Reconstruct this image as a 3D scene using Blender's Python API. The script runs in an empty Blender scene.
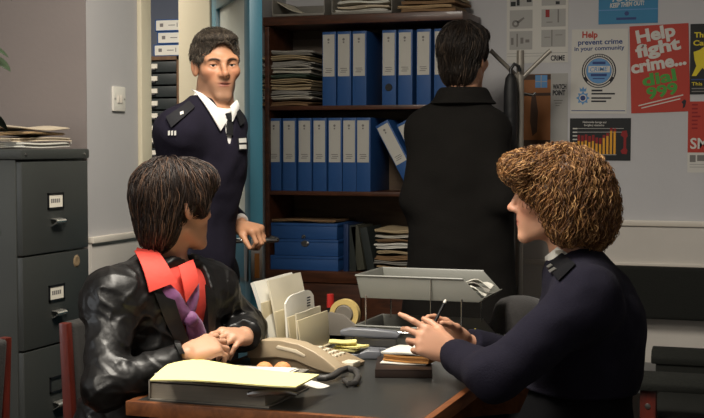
import bpy, bmesh, math, random
import numpy as np
from mathutils import Vector, Matrix

random.seed(7)
RNG = np.random.default_rng(11)
SC = bpy.context.scene
COL = SC.collection
PI = math.pi

# ---------------------------------------------------------------- camera frame (for taking real positions)
TH = math.radians(19.0)
FPX = 1300.0
HC = 1.33
PITCH = math.atan(64 / FPX)
CAM = np.array([0.0, 0.0, HC])
FWD = np.array([-math.sin(TH) * math.cos(PITCH), math.cos(TH) * math.cos(PITCH), -math.sin(PITCH)])
RGT = np.array([math.cos(TH), math.sin(TH), 0.0])
UPV = np.cross(RGT, FWD)
FL = np.array([-math.sin(TH), math.cos(TH), 0.0])     # level forward


def ray(px, py):
    return FWD + RGT * ((px - 352) / FPX) + UPV * ((209 - py) / FPX)


def P(px, py, d):
    return CAM + d * ray(px, py)


def onY(px, py, y):
    r = ray(px, py)
    return CAM + r * (y / r[1])


def onX(px, py, x):
    r = ray(px, py)
    return CAM + r * (x / r[0])


def onZ(px, py, z):
    r = ray(px, py)
    return CAM + r * ((z - HC) / r[2])


def cdir(r, f, u=0.0):
    """direction from (right, away, up) seen from the viewpoint"""
    v = RGT * r + FL * f + np.array([0, 0, u])
    return v / np.linalg.norm(v)


# ---------------------------------------------------------------- materials
def lin(c):
    out = []
    for v in c:
        v = v / 255.0
        out.append(v / 12.92 if v <= 0.04045 else ((v + 0.055) / 1.055) ** 2.4)
    return (out[0], out[1], out[2], 1.0)


def mat(name, rgb, rough=0.6, metal=0.0, spec=0.5, var=None, bump=None, coat=0.0, alpha=None, sheen=0.0, emit=None, attr=False, stretch=None):
    m = bpy.data.materials.new(name)
    m.use_nodes = True
    nt = m.node_tree
    b = nt.nodes['Principled BSDF']
    b.inputs['Base Color'].default_value = lin(rgb)
    b.inputs['Roughness'].default_value = rough
    b.inputs['Metallic'].default_value = metal
    b.inputs['Specular IOR Level'].default_value = spec
    b.inputs['Coat Weight'].default_value = coat
    b.inputs['Coat Roughness'].default_value = 0.15
    b.inputs['Sheen Weight'].default_value = sheen
    if sheen:
        b.inputs['Sheen Roughness'].default_value = 0.6
    if emit:
        b.inputs['Emission Color'].default_value = lin(rgb)
        b.inputs['Emission Strength'].default_value = emit
    tc = nt.nodes.new('ShaderNodeTexCoord')
    src = tc.outputs['Object']
    if stretch:
        mp = nt.nodes.new('ShaderNodeMapping')
        mp.inputs['Scale'].default_value = stretch
        nt.links.new(src, mp.inputs['Vector'])
        src = mp.outputs['Vector']
    colsock = None
    if attr:
        at = nt.nodes.new('ShaderNodeAttribute')
        at.attribute_name = 'Col'
        colsock = at.outputs['Color']
        nt.links.new(colsock, b.inputs['Base Color'])
    if var:
        sc, amt = var[0], var[1]
        n = nt.nodes.new('ShaderNodeTexNoise')
        n.inputs['Scale'].default_value = sc
        n.inputs['Detail'].default_value = 6
        n.inputs['Roughness'].default_value = 0.65
        nt.links.new(src, n.inputs['Vector'])
        r = nt.nodes.new('ShaderNodeMapRange')
        r.inputs['From Min'].default_value = 0.25
        r.inputs['From Max'].default_value = 0.75
        r.inputs['To Min'].default_value = 1 - amt
        r.inputs['To Max'].default_value = 1 + amt
        nt.links.new(n.outputs['Fac'], r.inputs['Value'])
        mx = nt.nodes.new('ShaderNodeMix')
        mx.data_type = 'RGBA'
        mx.blend_type = 'MULTIPLY'
        mx.inputs[0].default_value = 1
        if colsock is not None:
            nt.links.new(colsock, mx.inputs[6])
        else:
            mx.inputs[6].default_value = lin(rgb)
        nt.links.new(r.outputs['Result'], mx.inputs[7])
        nt.links.new(mx.outputs[2], b.inputs['Base Color'])
    if bump:
        n2 = nt.nodes.new('ShaderNodeTexNoise')
        n2.inputs['Scale'].default_value = bump[0]
        n2.inputs['Detail'].default_value = 5
        nt.links.new(src, n2.inputs['Vector'])
        bp = nt.nodes.new('ShaderNodeBump')
        bp.inputs['Strength'].default_value = bump[1]
        bp.inputs['Distance'].default_value = bump[2] if len(bump) > 2 else 0.01
        nt.links.new(n2.outputs['Fac'], bp.inputs['Height'])
        nt.links.new(bp.outputs['Normal'], b.inputs['Normal'])
    return m


def wood_mat(name, c1, c2, rough=0.45, scale=(1, 1, 1), coat=0.1):
    m = bpy.data.materials.new(name)
    m.use_nodes = True
    nt = m.node_tree
    b = nt.nodes['Principled BSDF']
    b.inputs['Roughness'].default_value = rough
    b.inputs['Coat Weight'].default_value = coat
    tc = nt.nodes.new('ShaderNodeTexCoord')
    mp = nt.nodes.new('ShaderNodeMapping')
    mp.inputs['Scale'].default_value = scale
    n = nt.nodes.new('ShaderNodeTexNoise')
    n.inputs['Scale'].default_value = 6
    n.inputs['Detail'].default_value = 8
    n.inputs['Distortion'].default_value = 1.2
    cr = nt.nodes.new('ShaderNodeValToRGB')
    cr.color_ramp.elements[0].position = 0.3
    cr.color_ramp.elements[0].color = lin(c1)
    cr.color_ramp.elements[1].position = 0.7
    cr.color_ramp.elements[1].color = lin(c2)
    nt.links.new(tc.outputs['Object'], mp.inputs['Vector'])
    nt.links.new(mp.outputs['Vector'], n.inputs['Vector'])
    nt.links.new(n.outputs['Fac'], cr.inputs['Fac'])
    nt.links.new(cr.outputs['Color'], b.inputs['Base Color'])
    return m


# ---------------------------------------------------------------- objects
def tag(o, label=None, cat=None, group=None, kind=None):
    if label:
        o['label'] = label
    if cat:
        o['category'] = cat
    if group:
        o['group'] = group
    if kind:
        o['kind'] = kind
    return o


def empty(name, loc, label=None, cat=None, group=None):
    o = bpy.data.objects.new(name, None)
    o.empty_display_size = 0.05
    COL.objects.link(o)
    o.location = Vector([float(v) for v in loc])
    return tag(o, label, cat, group)


def adopt(o, parent):
    if parent is not None:
        o.parent = parent
        if parent.type == 'EMPTY':
            o.matrix_parent_inverse = Matrix.Translation(-parent.location)
    return o


def copy_tree(o, parent=None):
    c = o.copy()
    COL.objects.link(c)
    if parent is not None:
        c.parent = parent
    for ch in o.children:
        copy_tree(ch, c)
    return c


def link_mesh(name, me, mats, parent=None):
    o = bpy.data.objects.new(name, me)
    for m in (mats if isinstance(mats, (list, tuple)) else [mats]):
        me.materials.append(m)
    COL.objects.link(o)
    return adopt(o, parent)


def frame_mat(origin, x, y, z):
    M = Matrix.Identity(4)
    for i in range(3):
        M[i][0], M[i][1], M[i][2], M[i][3] = float(x[i]), float(y[i]), float(z[i]), float(origin[i])
    return M


class MB:
    """collects shapes into one mesh"""

    def __init__(self, M=None):
        self.bm = bmesh.new()
        self.M = M or Matrix.Identity(4)
        self.mi = 0

    def _tag(self, geom_faces):
        for f in geom_faces:
            f.material_index = self.mi

    def face(self, pts):
        vs = [self.bm.verts.new(self.M @ Vector([float(a) for a in p])) for p in pts]
        f = self.bm.faces.new(vs)
        f.material_index = self.mi
        return f

    def hexa(self, p):
        """8 points: bottom loop 4, top loop 4"""
        vs = [self.bm.verts.new(self.M @ Vector([float(a) for a in q])) for q in p]
        for idx in ((3, 2, 1, 0), (4, 5, 6, 7), (0, 1, 5, 4), (1, 2, 6, 5), (2, 3, 7, 6), (3, 0, 4, 7)):
            f = self.bm.faces.new([vs[i] for i in idx])
            f.material_index = self.mi
        return self

    def box(self, lo, hi):
        x0, y0, z0 = lo
        x1, y1, z1 = hi
        return self.hexa([(x0, y0, z0), (x1, y0, z0), (x1, y1, z0), (x0, y1, z0), (x0, y0, z1), (x1, y0, z1), (x1, y1, z1), (x0, y1, z1)])

    def prism(self, poly, vec):
        """poly: list of 3D points, extruded by vec"""
        v = Vector(vec)
        a = [self.bm.verts.new(self.M @ Vector([float(c) for c in p])) for p in poly]
        b = [self.bm.verts.new(self.M @ (Vector([float(c) for c in p]) + v)) for p in poly]
        n = len(poly)
        fs = [self.bm.faces.new(a[::-1]), self.bm.faces.new(b)]
        for i in range(n):
            fs.append(self.bm.faces.new([a[i], a[(i + 1) % n], b[(i + 1) % n], b[i]]))
        self._tag(fs)
        return self

    def tube(self, pts, r, seg=8, close=False, caps=True):
        pts = [np.array(p, float) for p in pts]
        n = len(pts)
        rs = r if isinstance(r, (list, tuple, np.ndarray)) else [r] * n
        rings = []
        prev = None
        for i in range(n):
            if close:
                t = pts[(i + 1) % n] - pts[i - 1]
            else:
                t = pts[min(i + 1, n - 1)] - pts[max(i - 1, 0)]
            t = t / (np.linalg.norm(t) + 1e-12)
            if prev is None:
                h = np.array([0, 0, 1.0]) if abs(t[2]) < 0.9 else np.array([1.0, 0, 0])
                a = np.cross(t, h)
            else:
                a = prev - t * np.dot(prev, t)
            a /= np.linalg.norm(a) + 1e-12
            prev = a
            b = np.cross(t, a)
            ring = []
            for k in range(seg):
                an = 2 * PI * k / seg
                ring.append(self.bm.verts.new(self.M @ Vector(pts[i] + rs[i] * (math.cos(an) * a + math.sin(an) * b))))
            rings.append(ring)
        fs = []
        m = n if close else n - 1
        for i in range(m):
            A, B = rings[i], rings[(i + 1) % n]
            for k in range(seg):
                fs.append(self.bm.faces.new([A[k], A[(k + 1) % seg], B[(k + 1) % seg], B[k]]))
        if caps and not close:
            fs.append(self.bm.faces.new(rings[0][::-1]))
            fs.append(self.bm.faces.new(rings[-1]))
        self._tag(fs)
        return self

    def cyl(self, a, b, r, seg=20):
        return self.tube([a, b], r, seg)

    def lathe(self, prof, c=(0, 0, 0), seg=28, sx=1.0, sy=1.0):
        """prof: (radius, z) list, round z axis at c"""
        rings = []
        for (r, z) in prof:
            if r < 1e-6:
                rings.append([self.bm.verts.new(self.M @ Vector((c[0], c[1], c[2] + z)))])
            else:
                rings.append([self.bm.verts.new(self.M @ Vector((c[0] + sx * r * math.cos(2 * PI * k / seg), c[1] + sy * r * math.sin(2 * PI * k / seg), c[2] + z))) for k in range(seg)])
        fs = []
        for A, B in zip(rings[:-1], rings[1:]):
            if len(A) == 1 and len(B) == 1:
                continue
            for k in range(seg):
                k2 = (k + 1) % seg
                if len(A) == 1:
                    fs.append(self.bm.faces.new([A[0], B[k2], B[k]]))
                elif len(B) == 1:
                    fs.append(self.bm.faces.new([A[k], A[k2], B[0]]))
                else:
                    fs.append(self.bm.faces.new([A[k], A[k2], B[k2], B[k]]))
        self._tag(fs)
        return self

    def grid(self, fn, nu, nv, thick=0.0):
        """surface fn(u,v) in 0..1, optional thickness along normal"""
        V = [[np.array(fn(i / nu, j / nv), float) for j in range(nv + 1)] for i in range(nu + 1)]
        vs = [[self.bm.verts.new(self.M @ Vector(V[i][j])) for j in range(nv + 1)] for i in range(nu + 1)]
        fs = []
        for i in range(nu):
            for j in range(nv):
                fs.append(self.bm.faces.new([vs[i][j], vs[i + 1][j], vs[i + 1][j + 1], vs[i][j + 1]]))
        if thick:
            ws = [[None] * (nv + 1) for _ in range(nu + 1)]
            for i in range(nu + 1):
                for j in range(nv + 1):
                    du = V[min(i + 1, nu)][j] - V[max(i - 1, 0)][j]
                    dv = V[i][min(j + 1, nv)] - V[i][max(j - 1, 0)]
                    nn = np.cross(du, dv)
                    nn /= np.linalg.norm(nn) + 1e-12
                    ws[i][j] = self.bm.verts.new(self.M @ Vector(V[i][j] - nn * thick))
            for i in range(nu):
                for j in range(nv):
                    fs.append(self.bm.faces.new([ws[i][j], ws[i][j + 1], ws[i + 1][j + 1], ws[i + 1][j]]))
            for i in range(nu):
                fs.append(self.bm.faces.new([vs[i][0], ws[i][0], ws[i + 1][0], vs[i + 1][0]]))
                fs.append(self.bm.faces.new([vs[i + 1][nv], ws[i + 1][nv], ws[i][nv], vs[i][nv]]))
            for j in range(nv):
                fs.append(self.bm.faces.new([vs[0][j + 1], ws[0][j + 1], ws[0][j], vs[0][j]]))
                fs.append(self.bm.faces.new([vs[nu][j], ws[nu][j], ws[nu][j + 1], vs[nu][j + 1]]))
        self._tag(fs)
        return self

    def build(self, name, mats, parent=None, bevel=0.0, smooth=False, seg=2, flip=True):
        if flip:
            bmesh.ops.recalc_face_normals(self.bm, faces=self.bm.faces)
        if bevel:
            es = [e for e in self.bm.edges if len(e.link_faces) == 2 and e.calc_face_angle(0) > 0.5]
            bmesh.ops.bevel(self.bm, geom=es, offset=bevel, segments=seg, affect='EDGES', profile=0.6, clamp_overlap=True)
        me = bpy.data.meshes.new(name)
        self.bm.to_mesh(me)
        self.bm.free()
        if smooth or bevel:
            me.polygons.foreach_set('use_smooth', [True] * len(me.polygons))
            if not smooth or smooth == 'auto':
                me.set_sharp_from_angle(angle=math.radians(40))
        return link_mesh(name, me, mats, parent)


def text_mesh(body, size, M, m, name='lettering', parent=None, bold=0.0, shear=0.0, depth=0.0004, align='LEFT', xs=1.0, sp=1.0, line=1.0):
    cu = bpy.data.curves.new(name, 'FONT')
    cu.body = body
    cu.size = size
    cu.offset = bold
    cu.shear = shear
    cu.extrude = depth
    cu.align_x = align
    cu.space_character = sp
    cu.space_line = line
    cu.resolution_u = 3
    o = bpy.data.objects.new(name + '_src', cu)
    COL.objects.link(o)
    bpy.context.view_layer.update()
    dg = bpy.context.evaluated_depsgraph_get()
    me = bpy.data.meshes.new_from_object(o.evaluated_get(dg))
    me.name = name
    bpy.data.objects.remove(o)
    me.transform(M @ Matrix.Diagonal((xs, 1, 1, 1)))
    me.materials.clear()
    return link_mesh(name, me, m, parent)


# ---------------------------------------------------------------- implicit bodies: smooth unions polygonised into one surface
FAR = 0.12


class Leaf:
    def __init__(self, c, r, fn):
        self.c, self.r, self.fn = np.array(c, float), float(r), fn

    def __call__(self, p, cc, cr):
        lb = np.linalg.norm(cc - self.c) - self.r - cr
        if lb > FAR:
            return np.full(len(p), lb)
        return self.fn(p)


def rc(a, b, ra, rb):
    a, b = np.array(a, float), np.array(b, float)
    ab = b - a
    L2 = max(ab @ ab, 1e-12)

    def fn(p):
        t = np.clip(((p - a) @ ab) / L2, 0, 1)
        return np.linalg.norm(p - a - t[:, None] * ab, axis=1) - (ra + (rb - ra) * t)
    return Leaf((a + b) / 2, math.sqrt(L2) / 2 + max(ra, rb), fn)


def ell(c, r, R=None):
    c, r = np.array(c, float), np.array(r, float)

    def fn(p):
        q = p - c
        if R is not None:
            q = q @ R
        k0 = np.linalg.norm(q / r, axis=1)
        k1 = np.linalg.norm(q / (r * r), axis=1)
        return np.where(k1 < 1e-9, -r.min(), k0 * (k0 - 1) / np.maximum(k1, 1e-9))
    return Leaf(c, r.max(), fn)


def sph(c, r):
    return rc(c, c, r, r)


def rbox(c, h, R=None, rad=0.01):
    c, h = np.array(c, float), np.array(h, float)

    def fn(p):
        q = p - c
        if R is not None:
            q = q @ R
        q = np.abs(q) - (h - rad)
        return np.linalg.norm(np.maximum(q, 0), axis=1) + np.minimum(q.max(axis=1), 0) - rad
    return Leaf(c, np.linalg.norm(h), fn)


def half(c, n):
    c, n = np.array(c, float), np.array(n, float)
    n = n / np.linalg.norm(n)
    return lambda p, cc, cr: (p - c) @ n


def U(*ch, k=0.0):
    def fn(p, cc, cr):
        d = ch[0](p, cc, cr)
        for c in ch[1:]:
            e = c(p, cc, cr)
            if k <= 0:
                d = np.minimum(d, e)
            else:
                h = np.maximum(k - np.abs(d - e), 0) / k
                d = np.minimum(d, e) - h * h * k * 0.25
        return d
    return fn


def SUB(a, b, k=0.004):
    def fn(p, cc, cr):
        d, e = a(p, cc, cr), -b(p, cc, cr)
        h = np.maximum(k - np.abs(d - e), 0) / k
        return np.maximum(d, e) + h * h * k * 0.25
    return fn


def AND(a, b, k=0.004):
    def fn(p, cc, cr):
        d, e = a(p, cc, cr), b(p, cc, cr)
        h = np.maximum(k - np.abs(d - e), 0) / k
        return np.maximum(d, e) + h * h * k * 0.25
    return fn


def OFF(a, o):
    return lambda p, cc, cr: a(p, cc, cr) - o


def DISP(a, f):
    """add a displacement field near the surface"""
    def fn(p, cc, cr):
        d = a(p, cc, cr)
        m = np.abs(d) < 0.05
        if m.any():
            d = d.copy()
            d[m] += f(p[m])
        return d
    return fn


def XF(ch, c, R, s=1.0):
    c = np.array(c, float)
    return lambda p, cc, cr: ch((p - c) @ R / s, (cc - c) @ R / s, cr / s) * s


def vnoise(p, seed=0):
    """cheap smooth noise: sum of rotated sines"""
    r = np.random.default_rng(seed)
    out = np.zeros(len(p))
    for i in range(5):
        d = r.normal(size=3)
        d /= np.linalg.norm(d)
        d2 = r.normal(size=3)
        out += np.sin(p @ d * (1 + 0.35 * i) + r.uniform(0, 6) + 1.3 * np.sin(p @ d2 * 0.8 + r.uniform(0, 6)))
    return out / 5


def polygonise(sd, lo, hi, h, B=12):
    lo, hi = np.array(lo, float), np.array(hi, float)
    nb = np.ceil((hi - lo) / (h * B)).astype(int)
    N = nb * B + 2
    g = np.arange(B + 1)
    gi, gj, gk = np.meshgrid(g, g, g, indexing='ij')
    off = np.stack([gi.ravel(), gj.ravel(), gk.ravel()], 1)
    bs = np.stack(np.meshgrid(*[np.arange(n) for n in nb], indexing='ij'), -1).reshape(-1, 3)
    cr = h * B * math.sqrt(3) / 2
    keys_all, pos_all, quads = [], [], []
    sx, sy = int(N[1] * N[2]), int(N[2])
    cd = []
    cen_all = lo + (bs + 0.5) * B * h
    for i in range(0, len(cen_all), 20000):
        cd.append(sd(cen_all[i:i + 20000], cen_all[i], 99.0))
    cd = np.concatenate(cd)
    act = np.abs(cd) < cr * 1.7 + 0.012
    corners = [(a, b, c) for a in (0, 1) for b in (0, 1) for c in (0, 1)]
    edges = [(i, j) for i in range(8) for j in range(i + 1, 8) if sum(abs(corners[i][q] - corners[j][q]) for q in range(3)) == 1]
    for b, cen in zip(bs[act], cen_all[act]):
        p = lo + (b * B + off) * h
        d = sd(p, cen, cr).reshape(B + 1, B + 1, B + 1)
        ins = d < 0
        if ins.all() or not ins.any():
            continue
        cv = [d[a:a + B, bb:bb + B, c:c + B] for a, bb, c in corners]
        ci = [v < 0 for v in cv]
        cnt = sum(v.astype(np.int8) for v in ci)
        m = (cnt > 0) & (cnt < 8)
        idx = np.argwhere(m)
        if len(idx) == 0:
            continue
        vals = [v[m] for v in cv]
        acc = np.zeros((len(idx), 3))
        num = np.zeros(len(idx))
        for i, j in edges:
            a, c = vals[i], vals[j]
            x = (a < 0) != (c < 0)
            t = np.where(x, a / np.where(np.abs(a - c) < 1e-12, 1, a - c), 0)
            pt = np.array(corners[i]) + t[:, None] * (np.array(corners[j]) - np.array(corners[i]))
            acc += np.where(x[:, None], pt, 0)
            num += x
        gidx = b * B + idx
        keys_all.append(gidx[:, 0] * sx + gidx[:, 1] * sy + gidx[:, 2])
        pos_all.append(lo + (gidx + acc / num[:, None]) * h)
        for ax in range(3):
            s0 = [slice(0, B)] * 3
            s1 = [slice(0, B)] * 3
            s1[ax] = slice(1, B + 1)
            A, Bv = d[tuple(s0)], d[tuple(s1)]
            x = (A < 0) != (Bv < 0)
            e = np.argwhere(x)
            if len(e) == 0:
                continue
            flip = (A[x] < 0)
            ge = b * B + e
            k0 = ge[:, 0] * sx + ge[:, 1] * sy + ge[:, 2]
            st = [sx, sy, 1]
            u, v = st[(ax + 1) % 3], st[(ax + 2) % 3]
            q = np.stack([k0 - u - v, k0 - v, k0, k0 - u], 1)
            q[~flip] = q[~flip][:, ::-1]
            quads.append(q)
    keys = np.concatenate(keys_all)
    pos = np.concatenate(pos_all)
    o = np.argsort(keys)
    keys, pos = keys[o], pos[o]
    q = np.concatenate(quads)
    f = np.searchsorted(keys, q)
    f = np.minimum(f, len(keys) - 1)
    ok = (keys[f] == q).all(1)
    return pos, f[ok]


def sdf_obj(name, sd, lo, hi, h, m, parent=None, color=None, relax=1):
    pos, f = polygonise(sd, lo, hi, h)
    for _ in range(relax):
        acc = np.zeros_like(pos)
        n = np.zeros(len(pos))
        for a in range(4):
            np.add.at(acc, f[:, a], pos[f[:, (a + 1) % 4]])
            np.add.at(n, f[:, a], 1)
        pos = np.where(n[:, None] > 0, 0.5 * pos + 0.5 * acc / np.maximum(n, 1)[:, None], pos)
    return np_obj(name, pos, f, m, parent, color)


def np_obj(name, pos, f, m, parent=None, color=None, smooth=True):
    me = bpy.data.meshes.new(name)
    k = f.shape[1]
    me.vertices.add(len(pos))
    me.vertices.foreach_set('co', pos.astype(np.float32).ravel())
    me.loops.add(len(f) * k)
    me.loops.foreach_set('vertex_index', f.astype(np.int32).ravel())
    me.polygons.add(len(f))
    me.polygons.foreach_set('loop_start', np.arange(0, len(f) * k, k, dtype=np.int32))
    me.polygons.foreach_set('loop_total', np.full(len(f), k, dtype=np.int32))
    me.update(calc_edges=True)
    if smooth:
        me.polygons.foreach_set('use_smooth', np.ones(len(f), bool))
    if color is not None:
        c = color(pos) if callable(color) else color
        ca = me.color_attributes.new('Col', 'FLOAT_COLOR', 'POINT')
        ca.data.foreach_set('color', np.concatenate([c, np.ones((len(c), 1))], 1).astype(np.float32).ravel())
    return link_mesh(name, me, m, parent)


def grad(sd, p, e=0.002):
    z = np.zeros(3)
    out = np.zeros_like(p)
    for a in range(3):
        d = np.zeros(3)
        d[a] = e
        out[:, a] = sd(p + d, p.mean(0), 9.0) - sd(p - d, p.mean(0), 9.0)
    return out / (np.linalg.norm(out, axis=1)[:, None] + 1e-12)


def strands(name, sd, roots, flow, n, steps, step, r0, m, parent, color, curl=0.0, curlf=60.0, lift=(0.0, 0.006), clump=0.0, seed=1, taper=0.35):
    """locks of hair: n tubes traced along a flow field over the surface sd"""
    r = np.random.default_rng(seed)
    p = roots
    n = len(p)
    lifts = r.uniform(lift[0], lift[1], n)
    ph = r.uniform(0, 6.28, n)
    amp = curl * r.uniform(0.4, 1.3, n)
    path = []
    prev = None
    for s in range(steps):
        for _ in range(2):
            d = sd(p, p.mean(0), 9.0)
            g = grad(sd, p)
            p = p - g * (d - lifts)[:, None]
        path.append(p.copy())
        v = flow(p, s / steps, r)
        v = v - g * (v * g).sum(1)[:, None]
        v /= np.linalg.norm(v, axis=1)[:, None] + 1e-9
        if prev is not None:
            v = 0.6 * v + 0.4 * prev
        prev = v
        p = p + v * step
    path = np.array(path)                       # steps,n,3
    T = np.gradient(path, axis=0)
    T /= np.linalg.norm(T, axis=2, keepdims=True) + 1e-9
    S = np.cross(T, r.normal(size=(1, n, 3)))
    S /= np.linalg.norm(S, axis=2, keepdims=True) + 1e-9
    Bn = np.cross(T, S)
    if curl > 0:
        a = (np.arange(steps)[:, None] * step * curlf + ph[None])
        w = np.minimum(1, np.arange(steps) / 3.0)[:, None]
        path = path + (np.cos(a) * amp * w)[..., None] * S + (np.sin(a) * amp * w)[..., None] * Bn
        T = np.gradient(path, axis=0)
        T /= np.linalg.norm(T, axis=2, keepdims=True) + 1e-9
        S = np.cross(T, r.normal(size=(1, n, 3)))
        S /= np.linalg.norm(S, axis=2, keepdims=True) + 1e-9
        Bn = np.cross(T, S)
    seg = 4
    t = np.linspace(0, 1, steps)
    rad = r0 * (1 - (1 - taper) * t ** 2) * np.minimum(1, 0.5 + 4 * t)
    rad[-1] = r0 * 0.1
    rr = rad[:, None] * r.uniform(0.7, 1.25, n)[None]
    V = np.zeros((steps, n, seg, 3))
    for k in range(seg):
        an = 2 * PI * k / seg
        V[:, :, k] = path + rr[..., None] * (math.cos(an) * S + math.sin(an) * Bn)
    V = V.transpose(1, 0, 2, 3).reshape(-1, 3)
    base = np.arange(n)[:, None, None] * steps * seg + np.arange(steps - 1)[None, :, None] * seg
    ks = np.arange(seg)[None, None]
    f = np.stack([base + ks, base + (ks + 1) % seg, base + seg + (ks + 1) % seg, base + seg + ks], -1).reshape(-1, 4)
    c0 = color(r, n)
    c = np.repeat(c0, steps * seg, axis=0)
    return np_obj(name, V, f, m, parent, c)


def join_into(objs):
    """merge meshes made for one part into the first one"""
    bm = bmesh.new()
    base = objs[0]
    vs, fs, cs = [], [], []
    off = 0
    for o in objs:
        me = o.data
        v = np.zeros(len(me.vertices) * 3, np.float32)
        me.vertices.foreach_get('co', v)
        vs.append(v.reshape(-1, 3))
        l = np.zeros(len(me.loops), np.int32)
        me.loops.foreach_get('vertex_index', l)
        fs.append(l.reshape(-1, 4) + off)
        off += len(me.vertices)
        if 'Col' in me.color_attributes:
            c = np.zeros(len(me.vertices) * 4, np.float32)
            me.color_attributes['Col'].data.foreach_get('color', c)
            cs.append(c.reshape(-1, 4)[:, :3])
    bm.free()
    name, m, par = base.name, base.data.materials[0], base.parent
    for o in objs:
        me = o.data
        bpy.data.objects.remove(o)
        bpy.data.meshes.remove(me)
    return np_obj(name, np.concatenate(vs), np.concatenate(fs), m, par, np.concatenate(cs) if cs else None)


def unit(v):
    v = np.array(v, float)
    return v / (np.linalg.norm(v) + 1e-12)


def ik(a, b, L1, L2, pole):
    """middle joint between a and b, bent towards pole"""
    a, b = np.array(a, float), np.array(b, float)
    d = b - a
    L = np.linalg.norm(d)
    L = min(L, (L1 + L2) * 0.999)
    d = unit(d)
    x = (L1 * L1 - L2 * L2 + L * L) / (2 * L)
    hh = math.sqrt(max(L1 * L1 - x * x, 0))
    pole = np.array(pole, float)
    q = unit(pole - d * (pole @ d))
    return a + d * x + q * hh
# ================================================================ materials
M_wall = mat('grey_wall_paint', (192, 191, 193), 0.8, var=(1.6, 0.05), bump=(60, 0.05))
M_wallL = mat('pale_wall_paint', (174, 172, 172), 0.8, var=(1.2, 0.05), bump=(60, 0.05))
M_wallA = mat('shaded_alcove_paint', (126, 117, 114), 0.8, var=(1.2, 0.05), bump=(60, 0.05))  # alcove's shade put into a darker wall colour
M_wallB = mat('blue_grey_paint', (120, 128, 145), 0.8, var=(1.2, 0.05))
M_dado = mat('dado_paint', (204, 198, 190), 0.6, var=(2.5, 0.06))
M_cream = mat('cream_gloss', (205, 196, 172), 0.35, var=(1.0, 0.04))
M_rail = mat('rail_gloss', (212, 204, 192), 0.35)
M_ceil = mat('ceiling_white', (200, 198, 192), 0.9)
M_floor = mat('brown_carpet', (62, 55, 50), 0.95, var=(40, 0.2), bump=(300, 0.3))
M_teal = mat('teal_gloss', (38, 86, 102), 0.4, var=(1.5, 0.06))
M_chrome = mat('chrome', (200, 200, 200), 0.18, metal=1.0)
M_steel = mat('satin_steel', (165, 162, 158), 0.35, metal=1.0)
M_black = mat('black_plastic', (22, 22, 24), 0.4)
M_spine = mat('spine_label_paper', (186, 183, 175), 0.75)
M_white = mat('white_paper', (222, 219, 208), 0.75, var=(12, 0.03))
M_cream_paper = mat('cream_paper', (214, 206, 184), 0.75, var=(10, 0.05))
M_ink = mat('dark_ink', (42, 42, 48), 0.8)
M_greyink = mat('grey_ink', (118, 114, 112), 0.8)
M_blue = mat('blue_binder_cloth', (36, 78, 134), 0.5, var=(8, 0.08))
M_dkblue = mat('dark_blue_board', (20, 46, 88), 0.5, var=(8, 0.08))
M_wood = wood_mat('dark_shelf_wood', (52, 28, 16), (88, 50, 30), 0.4, (1, 6, 6))
M_woodin = wood_mat('shelf_back_board', (84, 66, 50), (104, 84, 64), 0.6, (1, 1, 5))
M_cab = mat('grey_green_steel', (54, 56, 54), 0.45, var=(3, 0.06))
M_glass = bpy.data.materials.new('frosted_glass')
M_glass.use_nodes = True
_b = M_glass.node_tree.nodes['Principled BSDF']
_b.inputs['Base Color'].default_value = lin((205, 208, 200))
_b.inputs['Roughness'].default_value = 0.45
_b.inputs['Transmission Weight'].default_value = 0.55
_b.inputs['IOR'].default_value = 1.2

XL = -2.25          # left wall face
YC = 3.82           # corner where the left wall steps back
YB = 5.60           # back wall face
XR = 1.6
YF = -1.6
XA = -4.30          # alcove side
ZC = 2.65


def struct(name, mb, m, parent=None, **k):
    o = mb.build(name, m, parent, **k)
    if parent is None:
        o['kind'] = 'structure'
    return o


b = MB(); b.box((-4.8, YF - .1, -.1), (XR + .1, 7.2, 0)); struct('floor', b, M_floor)
b = MB(); b.box((-4.8, YF - .1, ZC), (XR + .1, 7.2, ZC + .1)); struct('ceiling', b, M_ceil)
b = MB(); b.box((XL - .13, YB, 0), (XR + .1, YB + .12, ZC)); struct('wall_back', b, M_wall)
b = MB(); b.box((XR, YF, 0), (XR + .1, YB, ZC)); struct('wall_right', b, M_wall)
b = MB(); b.box((XA, YF - .1, 0), (XR + .1, YF, ZC)); struct('wall_front', b, M_wall)
# left wall in the alcove, with an opening for the added window (out of the frame)
b = MB()
b.box((XA - .1, YF - .1, 0), (XA, -0.6, ZC)); b.box((XA - .1, 1.6, 0), (XA, YC, ZC))
b.box((XA - .1, -0.6, 0), (XA, 1.6, .95)); b.box((XA - .1, -0.6, 2.2), (XA, 1.6, ZC))
struct('wall_left_alcove', b, M_wallA)
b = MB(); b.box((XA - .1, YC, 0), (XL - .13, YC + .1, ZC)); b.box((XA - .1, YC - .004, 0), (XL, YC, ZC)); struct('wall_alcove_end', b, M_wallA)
# left wall with the doorway
DY0, DY1 = 4.246, 4.79
b = MB()
b.box((XL - .13, YC, 0), (XL, DY0, ZC)); b.box((XL - .13, DY1, 0), (XL, YB, ZC)); b.box((XL - .13, DY0, 2.06), (XL, DY1, ZC))
struct('wall_left', b, M_wallL)
# the room beyond the doorway
b = MB(); b.box((-4.8, 6.75, 0), (XL - .13, 6.85, ZC)); struct('wall_beyond_back', b, M_wallB)
b = MB(); b.box((-4.9, YC + .1, 0), (-4.8, 6.85, ZC)); struct('wall_beyond_left', b, M_wallB)
b = MB(); b.box((XL - .13, YB + .12, 0), (XL - .03, 6.85, ZC)); struct('wall_beyond_right', b, M_wallB)
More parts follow.
